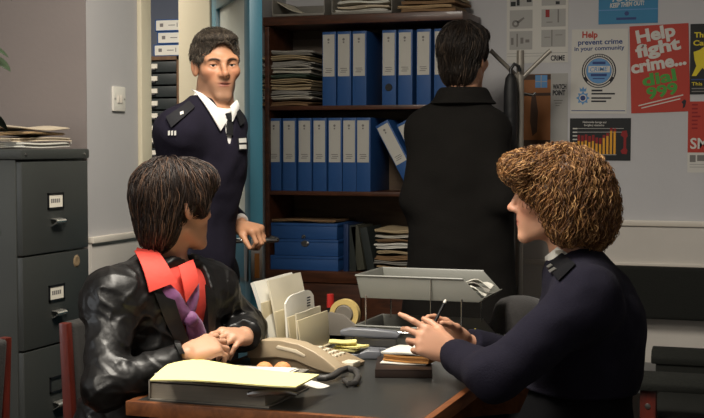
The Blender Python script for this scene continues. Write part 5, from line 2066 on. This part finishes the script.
        for A_, B_ in zip(rings[:-1], rings[1:]):
            for k in range(seg):
                b.bm.faces.new([A_[k], A_[(k + 1) % seg], B_[(k + 1) % seg], B_[k]])
        b.bm.faces.new(rings[0][::-1]); b.bm.faces.new(rings[-1])
        return b.build(nm, M_sc, root, smooth=True)
    band([(163, 288), (172, 298), (182, 312), (188, 319)], [.016, .022, .022, .018], .006, 'scarf_band')
    band([(193, 283), (192, 296), (190, 308), (188, 317)], [.013, .017, .017, .014], .006, 'scarf_band')
    band([(187, 316), (191, 325), (195, 336), (196, 348)], [.017, .026, .031, .026], .012, 'scarf_end')
    k_ = hit(187.5, 318, sv)
    g = grad(sv, k_[None])[0]
    sdf_obj('scarf_knot', DISP(ell(k_ + g * .012, (.021, .019, .021)), lambda p: .0015 * vnoise(p * 160, 8)), k_ - .05, k_ + .06, .003, M_sc, root)
    # hair
    face = ell((.0, .150, -.055), (.085, .115, .098))
    hv = U(ell((0, -.020, .036), (.084, .104, .090)), ell((0, -.056, -.030), (.068, .052, .092)), ell((.030, .050, .066), (.060, .048, .044)), ell((-.030, .050, .066), (.058, .046, .042)), k=.03)
    sb = lambda s: ell((s * .076, .020, .012), (.018, .026, .040))
    hv = U(hv, sb(1), sb(-1), k=.02)
    hv = SUB(hv, face, k=.01)
    earc = U(ell((.095, .004, -.022), (.03, .019, .028)), ell((-.095, .004, -.022), (.03, .019, .028)))
    hv = SUB(hv, earc, k=.008)
    hloc = DISP(hv, lambda p: .005 * vnoise(p * np.array([60, 60, 42]), 12) + .0025 * vnoise(p * np.array([150, 150, 60]), 13))
    hw = XF(hloc, hc, hR, hs)
    cbase = np.array(lin((34, 24, 20))[:3])
    hb = sdf_obj('hair_base', hw, hc - .24, hc + .24, .004, M_hair, root, lambda p: cbase * (1 + .35 * vnoise(p * 120, 6)[:, None]))
    hsm = XF(hv, hc, hR, hs)

    def keep(p):
        q = (p - hc) @ hR / hs
        fr = (q[:, 1] > .05) & (q[:, 2] < .03) & (np.abs(q[:, 0]) < .07)
        return ~fr & (q[:, 2] > -.10)
    roots = roots_on(hsm, hc, 4200, keep, seed=3)
    crown = np.array([0, -.03, .16])

    def flow(p, t, r):
        q = (p - hc) @ hR / hs
        v = q - crown
        v[:, 2] -= .05
        v[:, 2] = np.minimum(v[:, 2], -.01) - .06 * t
        front = np.clip(q[:, 1] / .08, 0, 1)
        v[:, 0] += front * .05
        v += r.normal(size=q.shape) * .02 + .045 * np.stack([vnoise(q * 45, 1), vnoise(q * 45, 2), vnoise(q * 45, 3)], 1)
        return v @ hR.T
    st = strands('hair_locks', hsm, roots, flow, len(roots), 12, .0068, .0011, M_hair, root, mixcol([(36, 25, 20), (56, 42, 33), (88, 64, 48), (24, 17, 15)], [5, 4, 2.2, 3]), curl=.0036, curlf=65, lift=(-.003, .008), seed=4)
    o = join_into([hb, st]); o.name = 'hair'
    return root


woman_left()
# ================================================================ woman in navy uniform jumper (right)
def woman_right():
    hs = 1.0
    hc = P(553, 195, 3.34)
    hR = basis(-.985, .17, pitch=-.04)
    neck = P(577, 262, 3.37)
    shL, shR = P(586, 301, 3.17), P(580, 292, 3.53)
    chest = P(588, 335, 3.36)
    f = cdir(-.97, .05)
    pel = np.array([chest[0], chest[1], 0]) - np.array([f[0], f[1], 0]) * -.03 + np.array([0, 0, .57])
    elL, wrL = P(494, 377, 3.09), P(452, 353, 3.29)
    elR = P(526, 361, 3.60); wrR = P(465, 343, 3.46)
    tor, R = torso_sdf(pel, chest, f, neck, shL, shR, fem=True, w=1.0, dpt=1.14)
    root = empty('person', (pel[0], pel[1], 0), 'person with curly fair hair in navy jumper, elbow on the desk, holding a pen', 'person')
    tipL = P(410, 334, 3.30)
    hl = hand(wrL, unit(tipL - wrL), cdir(.15, .85, -.35), -1, [(.10, .30, .2), (.45, .75, .4), (.75, .9, .5), (.9, .9, .5)], .95, spread=.14, thumb=((.5, .3), (.25, .25), (.2, .45)))
    tipR = P(420, 316, 3.44)
    hr = hand(wrR, unit(tipR - wrR), cdir(-.25, -.7, -.45), 1, [(.35, .45, .3), (.45, .6, .4), (.6, .7, .4), (.7, .8, .4)], .93, spread=.2, thumb=((.5, .3), (.25, .3), (.2, .5)))
    head = XF(head_sdf(True), hc, hR, hs)
    nk = U(rc(hc - hR[:, 2] * .06 - hR[:, 1] * .02, neck, .054, .06), rc(neck, chest + (neck - chest) * .5, .06, .09), k=.03)
    hpL, hpR = pel - R[:, 0] * .09 - np.array([0, 0, .03]), pel + R[:, 0] * .09 - np.array([0, 0, .03])
    knL, knR = pel + np.array([-.42, -.10, -.07]), pel + np.array([-.42, .10, -.07])
    anL, anR = np.array([knL[0], knL[1], .09]), np.array([knR[0], knR[1], .09])
    legs = U(leg_sdf(hpR, knR, anR, .066, .045, .034), leg_sdf(hpL, knL, anL, .066, .045, .034))
    body = U(OFF(tor, -.018), legs, limb(shR, elR, wrR, .044, .038, .026), limb(shL, elL, wrL, .044, .038, .026), k=.03)
    body = U(U(body, nk, k=.03), U(hr, hl))
    body = U(body, head, k=.012)
    col = skin_color((198, 148, 120), (176, 96, 86), hc, hR, hs, brow=(130, 92, 60), ruddy=.3)
    pts = [pel, elR, wrR, elL, wrL, hc, knR, tipL, tipR]
    lo = np.min(pts, 0) - .24; lo[2] = .02
    hi = np.max(pts, 0) + .24
    sdf_obj('body', body, lo, hi, .0036, skin_mat('skin_right_woman'), root, col)
    add_eyes(hc, hR, hs, root, iris=(84, 96, 104), look=(0, -.15))
    M_sk = mat('black_trousers', (12, 12, 14), .95, spec=.1)
    tr = U(leg_sdf(hpR, knR, anR, .088, .065, .045), leg_sdf(hpL, knL, anL, .088, .065, .045), ell(pel, (.17, .13, .12), R), AND(OFF(tor, .004), half((pel[0], pel[1], .76), (0, 0, 1))), k=.05)
    sdf_obj('trousers', tr, pel - np.array([.7, .4, .55]), pel + np.array([.35, .4, .2]), .012, M_sk, root)
    for a in (anR, anL):
        shoes(root, a, (-1, 0), M_shoe, 0)
    M_navy = mat('navy_wool', (23, 21, 34), .95, var=(60, .1), bump=(260, .35, .004), spec=.2)

    def folds(p):
        q = (p - chest) @ R
        return .006 * vnoise(q * np.array([14, 14, 26]), 25) + .003 * vnoise(q * 40, 26)
    slL = cut_limb(shL, elL, wrL, .074, .060, .042, .93)
    slR = cut_limb(shR, elR, wrR, .070, .058, .042, .93)
    jm = DISP(U(OFF(tor, .016), slL, slR, k=.045), folds)
    nkj = rc(neck, neck + unit(hc - neck) * .25, .066, .068)
    jmp = AND(SUB(jm, nkj, k=.006), half(np.array([pel[0], pel[1], .70]), (0, 0, -1)))
    pts = [pel, elR, wrR, elL, wrL, shL, shR]
    sdf_obj('jumper', jmp, np.min(pts, 0) - np.array([.2, .2, .18]), np.max(pts, 0) + .2, .0055, M_navy, root)
    # white collar
    M_wc = mat('white_collar', (222, 220, 212), .7)
    cv = U(jm, OFF(nk, .006))
    patch('shirt_collar', [(545, 258), (558, 246), (580, 262), (562, 274)], OFF(nk, .006), .003, .003, M_wc, root, 8, 8)
    # collar band of the jumper and the epaulette with silver numerals
    M_ep = mat('black_epaulette', (12, 12, 16), .9, spec=.15)
    patch('epaulette', [(548, 266), (563, 254), (576, 266), (560, 282)], jm, .003, .003, M_ep, root, 10, 10)
    M_num = mat('silver_numerals', (190, 188, 180), .3, metal=.8)
    for c in ([(549, 268), (553, 265.5), (555, 267), (551, 269.5)], [(551, 272), (557, 269), (559, 271), (553, 274)]):
        patch('numeral', c, jm, .007, .002, M_num, root, 3, 3)
    patch('button', [(557.5, 249), (564, 248), (564.5, 251.5), (558, 252.5)], cv, .010, .002, M_num, root, 4, 4)
    # pen in the far hand
    a, b_ = P(446, 300, 3.36), P(421, 350, 3.33)
    # hair: big loose curls
    hv = U(ell((0, -.018, .026), (.100, .121, .093)), ell((0, -.090, -.042), (.086, .068, .096)), ell((.02, .074, .073), (.070, .042, .025)), ell((-.02, .074, .073), (.070, .042, .025)), ell((.080, -.034, -.036), (.032, .056, .078)), ell((-.080, -.034, -.036), (.032, .056, .078)), k=.03)
    hv = SUB(hv, ell((0, .146, -.062), (.10, .114, .098)), k=.008)
    hloc = DISP(hv, lambda p: .006 * vnoise(p * 75, 31) + .004 * vnoise(p * 150, 32) - .003)
    hw = XF(hloc, hc, hR, hs)
    dk_, lt = np.array(lin((66, 42, 23))[:3]), np.array(lin((104, 70, 40))[:3])
    hb = sdf_obj('hair_base', hw, hc - .3, hc + .3, .0045, M_hair, root, lambda p: dk_ + (lt - dk_) * np.clip(.4 + .6 * vnoise(p * 140, 33), 0, 1)[:, None])
    hsm = XF(hv, hc, hR, hs)

    def keep(p):
        q = (p - hc) @ hR / hs
        return ~((q[:, 1] > .035) & (q[:, 2] < .03) & (np.abs(q[:, 0]) < .09)) & ~((q[:, 1] > .075) & (q[:, 2] < .056)) & (q[:, 2] > -.15)
    roots = roots_on(hsm, hc, 6500, keep, seed=8)

    top = roots_on(hsm, hc, 1600, lambda p: ((p - hc) @ hR / hs)[:, 2] > .085, seed=18)
    tem = roots_on(hsm, hc, 1100, lambda p: (lambda q: (q[:, 1] > -.02) & (q[:, 1] < .07) & (q[:, 2] > .0) & (q[:, 2] < .085))((p - hc) @ hR / hs), seed=28)
    roots = np.concatenate([roots, top, tem])

    def flow(p, t, r):
        q = (p - hc) @ hR / hs
        v = q - np.array([0, -.02, .12])
        v[:, 2] = np.minimum(v[:, 2], 0) - .05
        v += r.normal(size=q.shape) * .05 + .11 * np.stack([vnoise(q * 55, 41), vnoise(q * 55, 42), vnoise(q * 55, 43)], 1)
        return v @ hR.T
    st = strands('hair_locks', hsm, roots, flow, len(roots), 12, .0055, .0012, M_hair, root, mixcol([(112, 74, 42), (148, 106, 62), (184, 142, 92), (80, 52, 30)], [4, 4, 2, 2.5]), curl=.0062, curlf=150, lift=(-.006, .014), seed=9, taper=.5)
    o = join_into([hb, st]); o.name = 'hair'
    # pen
    r = empty('pen', (a + b_) / 2, 'dark pen held upright in the fingers of the woman in navy', 'pen')
    d = b_ - a
    b = MB(); b.tube([a + d * .06, a + d * .5, a + d * .9], [.0042, .0045, .0042], 10); b.build('barrel', M_black, r, smooth='auto')
    b = MB(); b.tube([a, a + d * .06], [.0036, .0044], 10); b.build('end_cap', M_white, r, smooth='auto')
    b = MB(); b.tube([a + d * .9, b_], [.0042, .001], 10); b.build('nib', M_steel, r, smooth='auto')
    return root


woman_right()
# ================================================================ officer in the doorway
def officer():
    hs = .97
    hc = P(216.5, 65, 4.27)
    hR = basis(.36, -.93, pitch=-.05, roll=.03)
    f = cdir(.72, -.69)
    shR, shL = P(179, 133, 4.12), P(222, 128, 4.36)
    neck = P(214, 104, 4.27)
    chest = P(206, 160, 4.25)
    pc = P(189, 160, 4.25)
    pel = np.array([pc[0], pc[1], .95])
    wrL = P(240, 226, 4.36)
    elL = ik(shL, wrL, .28, .25, cdir(-.62, .78, 0))
    wrR = P(180, 268, 4.06)
    elR = ik(shR, wrR, .27, .24, cdir(-.2, 1, 0))
    tor, R = torso_sdf(pel, chest, f, neck, shL, shR, w=.84, dpt=.95)
    root = empty('person', (pel[0], pel[1], 0), 'person with cropped hair in navy police jumper, white collar and tie, standing in the doorway', 'person')
    tipL = P(258, 228, 4.36)
    hl = hand(wrL, cdir(.72, -.55, -.12), cdir(.1, .1, -.98), -1, [(1.0, 1.2, .6), (1.05, 1.2, .6), (1.1, 1.2, .6), (1.15, 1.2, .6)], .92, spread=.06, thumb=((.5, .3), (.4, .3), (.5, .5)))
    hr = hand(wrR, unit([0.05, 0, -1]), cdir(.8, .6), 1, [(.3, .4, .2)] * 4, 1.0)
    head = XF(head_sdf(False), hc, hR, hs)
    nk = rc(hc - hR[:, 2] * .06 - hR[:, 1] * .022, neck - np.array([0, 0, .03]), .060, .066)
    hpR, hpL = pel + R[:, 0] * .095 - np.array([0, 0, .05]), pel - R[:, 0] * .095 - np.array([0, 0, .05])
    knR, knL = np.array([hpR[0], hpR[1], .5]) + f * .02, np.array([hpL[0], hpL[1], .5]) + f * .02
    anR, anL = np.array([hpR[0], hpR[1], .09]), np.array([hpL[0], hpL[1], .09])
    legs = U(leg_sdf(hpR, knR, anR, .075, .05, .038), leg_sdf(hpL, knL, anL, .075, .05, .038))
    body = U(OFF(tor, -.018), legs, limb(shR, elR, wrR, .048, .042, .029), limb(shL, elL, wrL, .048, .042, .029), k=.03)
    body = U(U(body, nk, k=.03), hr, hl)
    body = U(body, head, k=.012)
    col = skin_color((184, 134, 102), (142, 86, 74), hc, hR, hs, brow=(30, 24, 20), stubble=(120, 98, 84), stub=.42, ruddy=.2)
    pts = [pel, elR, wrR, elL, wrL, hc, tipL]
    lo = np.min(pts, 0) - .24; lo[2] = .02
    hi = np.max(pts, 0) + .24
    sdf_obj('body', body, lo, hi, .0030, skin_mat('skin_officer'), root, col)
    add_eyes(hc, hR, hs, root, iris=(60, 50, 40), look=(.12, -.05))
    M_tr = mat('black_uniform_trousers', (12, 12, 15), .95, spec=.1)
    tr = U(leg_sdf(hpR, knR, anR, .092, .072, .06), leg_sdf(hpL, knL, anL, .092, .072, .06), ell(pel - np.array([0, 0, .02]), (.158, .125, .14), R), k=.04)
    sdf_obj('trousers', tr, np.array([pel[0] - .35, pel[1] - .35, .02]), np.array([pel[0] + .35, pel[1] + .35, pel[2] + .2]), .009, M_tr, root)
    for a in (anR, anL):
        shoes(root, a, f, M_shoe, 0)
    M_navy = mat('navy_police_jumper', (27, 24, 37), .95, var=(50, .08), bump=(240, .3, .004), spec=.2)

    def folds(p):
        q = (p - chest) @ R
        return .006 * vnoise(q * np.array([16, 16, 24]), 55) + .003 * vnoise(q * 42, 56)
    slR = cut_limb(shR, elR, wrR, .064, .056, .044, .93)
    slL = cut_limb(shL, elL, wrL, .062, .056, .042, .93)
    jm = DISP(U(OFF(tor, .012), slL, slR, k=.04), folds)

    def vee(p, cc, cr):
        q = (p - chest) @ R
        wdt = .004 + .27 * np.clip(q[:, 2] - .065, 0, .3)
        return np.maximum(np.abs(q[:, 0]) - wdt, np.maximum(-(q[:, 1] - .0), -(q[:, 2] - .065)))
    nkj = rc(neck - np.array([0, 0, .01]), neck + np.array([0, 0, .25]), .078, .085)
    jmp = AND(SUB(SUB(jm, vee, k=.005), nkj, k=.006), half(pel - np.array([0, 0, .06]), (0, 0, -1)))
    pts = [pel, elR, wrR, elL, wrL, shL, shR]
    sdf_obj('jumper', jmp, np.min(pts, 0) - .2, np.max(pts, 0) + .2, .0055, M_navy, root)
    # shirt front, collar, tie
    M_ws = mat('white_shirt', (232, 230, 226), .7)
    sh = AND(U(OFF(tor, .001), rc(neck - np.array([0, 0, .05]), neck + np.array([0, 0, .012]), .074, .066), k=.02), half(chest - np.array([0, 0, .1]), (0, 0, -1)))
    sh = AND(sh, half(neck + np.array([0, 0, .018]) + f * .0, unit(np.array([0, 0, 1.0]) + f * .5)))
    sdf_obj('shirt', sh, chest - .28, chest + .3, .005, M_ws, root)
    cv = U(jm, OFF(nk, .014), sh)
    patch('shirt_collar', [(193, 90), (203, 96), (226, 121), (219, 131)], cv, .005, .003, M_ws, root, 12, 10, bow=.004)
    patch('shirt_collar', [(229, 107), (235, 101), (237, 109), (231, 122)], cv, .005, .003, M_ws, root, 8, 8, bow=.003)
    M_tie = mat('black_tie', (18, 18, 20), .6, bump=(120, .2))
    patch('tie', [(223, 115), (230, 113), (231, 121), (226, 122)], sh, .010, .006, M_tie, root, 5, 5)
    patch('tie', [(225.5, 121), (230.5, 121), (231, 136), (225, 135)], sh, .007, .004, M_tie, root, 5, 8)
    # epaulettes, badge
    M_ep = mat('epaulette_cloth', (18, 18, 24), .85)
    patch('epaulette', [(167, 118), (189, 103), (194, 109), (172, 128)], jm, .004, .005, M_ep, root, 10, 6)
    patch('epaulette', [(234, 112), (238, 110), (243, 122), (239, 126)], jm, .004, .005, M_ep, root, 6, 6)
    M_num = mat('epaulette_numerals', (206, 204, 198), .4)
    for k in range(3):
        x = 168.5 + k * 3.0
        patch('numeral', [(x, 131), (x + 1.8, 130.6), (x + 1.8, 135), (x, 135.4)], jm, .003, .002, M_num, root, 2, 2)
    patch('button', [(179.5, 114.5), (182.5, 113.5), (183, 116), (180, 117)], jm, .010, .002, M_num, root, 3, 3)
    patch('badge', [(236.5, 138), (244.5, 137.5), (245, 150), (237.5, 150.5)], jm, .004, .003, M_ep, root, 5, 5)
    patch('badge_label', [(237.2, 139), (244, 138.6), (244.3, 143), (237.6, 143.4)], jm, .0065, .002, M_num, root, 3, 3)
    patch('badge_label', [(237.6, 145.5), (244, 145), (244.3, 149), (238, 149.4)], jm, .0065, .002, M_num, root, 3, 3)
    # shirt cuff
    cdir_ = unit(wrL - elL)
    c0 = elL + (wrL - elL) * .90
    sdf_obj('shirt_cuff', AND(AND(rc(elL, wrL, .056, .0385), half(elL + (wrL - elL) * .985, wrL - elL)), half(c0, elL - wrL)), c0 - .08, c0 + .08, .004, M_ws, root)
    # hair: short crop
    hv = U(ell((0, -.022, .038), (.076, .100, .084)), ell((0, .03, .083), (.056, .055, .030)), k=.02)
    hv = SUB(hv, ell((0, .140, -.006), (.100, .105, .096)), k=.006)
    hv = SUB(hv, ell((0, .050, -.085), (.12, .10, .100)), k=.006)
    hsm = XF(hv, hc, hR, hs)
    hw = XF(DISP(hv, lambda p: .002 * vnoise(p * 160, 61)), hc, hR, hs)
    cb = np.array(lin((66, 57, 48))[:3])
    hb = sdf_obj('hair_base', hw, hc - .2, hc + .2, .004, M_hair, root, lambda p: cb * (1 + .3 * vnoise(p * 200, 62)[:, None]))

    def keep(p):
        q = (p - hc) @ hR / hs
        return (q[:, 2] > -.05) & ~((q[:, 1] > .09) & (q[:, 2] < .045))
    roots = roots_on(hsm, hc, 7500, keep, seed=15)

    def flow(p, t, r):
        q = (p - hc) @ hR / hs
        v = q - np.array([.0, -.05, .12])
        v += r.normal(size=q.shape) * .05 + .03 * np.stack([vnoise(q * 60, 63), vnoise(q * 60, 64), vnoise(q * 60, 65)], 1)
        v[:, 2] -= .03 * (q[:, 2] < .05)
        return v @ hR.T
    st = strands('hair_locks', hsm, roots, flow, len(roots), 6, .0042, .0009, M_hair, root, mixcol([(62, 54, 46), (92, 82, 70), (44, 38, 33), (104, 94, 82)], [5, 3, 3, 1.2]), curl=.003, curlf=160, lift=(.001, .008), seed=16)
    o = join_into([hb, st]); o.name = 'hair'
    return root


officer()


# ================================================================ man in the dark overcoat, seen from behind
def overcoat_man():
    hs = 1.04
    hc = P(465.5, 58, 5.08)
    hR = basis(.52, .85, pitch=.03)
    f = cdir(.12, .99)
    shL, shR = P(428, 132, 5.08), P(487, 131, 5.00)
    neck = P(463, 95, 5.06)
    chest = P(461, 175, 5.04)
    pel = np.array([chest[0], chest[1], .92])
    wrL, wrR = P(436, 246, 5.27), P(484, 244, 5.20)
    elL, elR = P(418, 200, 5.03), P(502, 200, 4.93)
    tor, R = torso_sdf(pel, chest, f, neck, shL, shR, w=.98, dpt=1.0)
    root = empty('person', (pel[0], pel[1], 0), 'person in long black overcoat seen from behind, standing before the bookcase', 'person')
    head = XF(head_sdf(False), hc, hR, hs)
    nk = rc(hc - hR[:, 2] * .05 - hR[:, 1] * .02, neck - np.array([0, 0, .03]), .058, .064)
    hpR, hpL = pel + R[:, 0] * .095 - np.array([0, 0, .05]), pel - R[:, 0] * .095 - np.array([0, 0, .05])
    knR, knL = np.array([hpR[0], hpR[1], .5]), np.array([hpL[0], hpL[1], .5])
    anR, anL = np.array([hpR[0], hpR[1], .09]), np.array([hpL[0], hpL[1], .09])
    hl = hand(wrL, unit([0.02, 0, -1]), R[:, 0], -1, [(.3, .4, .2)] * 4, 1.0)
    hr = hand(wrR, unit([-.02, 0, -1]), -R[:, 0], 1, [(.3, .4, .2)] * 4, 1.0)
    legs = U(leg_sdf(hpR, knR, anR, .075, .05, .038), leg_sdf(hpL, knL, anL, .075, .05, .038))
    body = U(OFF(tor, -.02), legs, limb(shR, elR, wrR, .046, .040, .028), limb(shL, elL, wrL, .046, .040, .028), k=.03)
    body = U(U(body, nk, k=.03), hr, hl)
    body = U(body, head, k=.012)
    col = skin_color((196, 146, 116), (160, 100, 84), hc, hR, hs, brow=(40, 30, 24), ruddy=.15)
    pts = [pel, wrL, wrR, elL, elR, hc]
    lo = np.min(pts, 0) - .24; lo[2] = .02
    sdf_obj('body', body, lo, np.max(pts, 0) + .24, .0044, skin_mat('skin_overcoat_man'), root, col)
    add_eyes(hc, hR, hs, root)
    M_tr = mat('dark_suit_trousers', (24, 24, 26), .9)
    tr = U(leg_sdf(hpR, knR, anR, .095, .075, .062), leg_sdf(hpL, knL, anL, .095, .075, .062), ell(pel - np.array([0, 0, .03]), (.17, .125, .13), R), k=.04)
    sdf_obj('trousers', tr, np.array([pel[0] - .35, pel[1] - .35, .02]), np.array([pel[0] + .35, pel[1] + .35, pel[2] + .15]), .011, M_tr, root)
    for a in (anR, anL):
        shoes(root, a, f, M_shoe, 0)
    M_coat = mat('black_overcoat_wool', (24, 22, 20), .95, var=(12, .12), bump=(220, .3, .004), spec=.2)

    def folds(p):
        q = (p - chest) @ R
        return .007 * vnoise(q * np.array([18, 18, 7]), 75) + .003 * vnoise(q * 30, 76)
    hem = np.array([pel[0], pel[1], .42])
    skirt = U(rc(pel + np.array([0, 0, .1]) - R[:, 0] * .07, hem - R[:, 0] * .10, .125, .16), rc(pel + np.array([0, 0, .1]) + R[:, 0] * .07, hem + R[:, 0] * .10, .125, .16), k=.08)
    slL = cut_limb(shL, elL, wrL, .068, .064, .056, .97)
    slR = cut_limb(shR, elR, wrR, .068, .064, .056, .97)
    ct = DISP(U(OFF(tor, .022), skirt, slL, slR, k=.05), folds)
    nkj = rc(neck + np.array([0, 0, .005]), neck + np.array([0, 0, .25]), .074, .08)
    coat = AND(SUB(ct, nkj, k=.006), half(hem, (0, 0, -1)))
    pts = [pel, hem, wrL, wrR, elL, elR, shL, shR]
    sdf_obj('overcoat', coat, np.min(pts, 0) - .26, np.max(pts, 0) + .2, .0075, M_coat, root)
    # turned collar
    cb = U(ct, OFF(nk, .022))
    b = MB()

    def fn(u, v):
        a = math.radians(-60 + 300 * u) + math.radians(150)
        base = neck + np.array([0, 0, .018]) + .078 * (math.cos(a) * R[:, 0] + math.sin(a) * R[:, 1]) * np.array([1, 1, 1])
        out = (math.cos(a) * R[:, 0] + math.sin(a) * R[:, 1])
        drop = v * .060
        return base + out * (.002 + .046 * v ** 1.2) + np.array([0, 0, .014 * math.sin(PI * min(1, v * 1.4)) - drop + .006])
    b.grid(fn, 36, 8, .005)
    b.build('collar', M_coat, root, smooth='auto')
    # hair
    hv = U(ell((0, -.026, .042), (.086, .106, .092)), ell((0, -.062, -.035), (.066, .052, .075)), ell((0, .045, .082), (.062, .055, .035)), k=.025)
    hv = SUB(hv, ell((0, .150, -.035), (.11, .108, .10)), k=.006)
    hv = SUB(hv, U(ell((.095, .012, -.02), (.035, .030, .045)), ell((-.095, .012, -.02), (.035, .030, .045))), k=.006)
    hsm = XF(hv, hc, hR, hs)
    hw = XF(DISP(hv, lambda p: .004 * vnoise(p * np.array([80, 80, 50]), 81)), hc, hR, hs)
    cbs = np.array(lin((34, 27, 22))[:3])
    hb = sdf_obj('hair_base', hw, hc - .22, hc + .22, .0045, M_hair, root, lambda p: cbs * (1 + .3 * vnoise(p * 150, 82)[:, None]))

    def keep(p):
        q = (p - hc) @ hR / hs
        return (q[:, 2] > -.08) & ~((q[:, 1] > .07) & (q[:, 2] < .05))
    roots = roots_on(hsm, hc, 3400, keep, seed=25)

    def flow(p, t, r):
        q = (p - hc) @ hR / hs
        v = q - np.array([.02, -.03, .15])
        v[:, 2] = np.minimum(v[:, 2], 0) - .05
        v += r.normal(size=q.shape) * .03 + .025 * np.stack([vnoise(q * 50, 83), vnoise(q * 50, 84), vnoise(q * 50, 85)], 1)
        return v @ hR.T
    st = strands('hair_locks', hsm, roots, flow, len(roots), 9, .006, .0011, M_hair, root, mixcol([(34, 27, 22), (52, 42, 34), (24, 19, 16), (82, 68, 56)], [5, 3, 3, 1.2]), curl=.003, curlf=70, lift=(.0, .011), seed=26)
    o = join_into([hb, st]); o.name = 'hair'
    return root


overcoat_man()
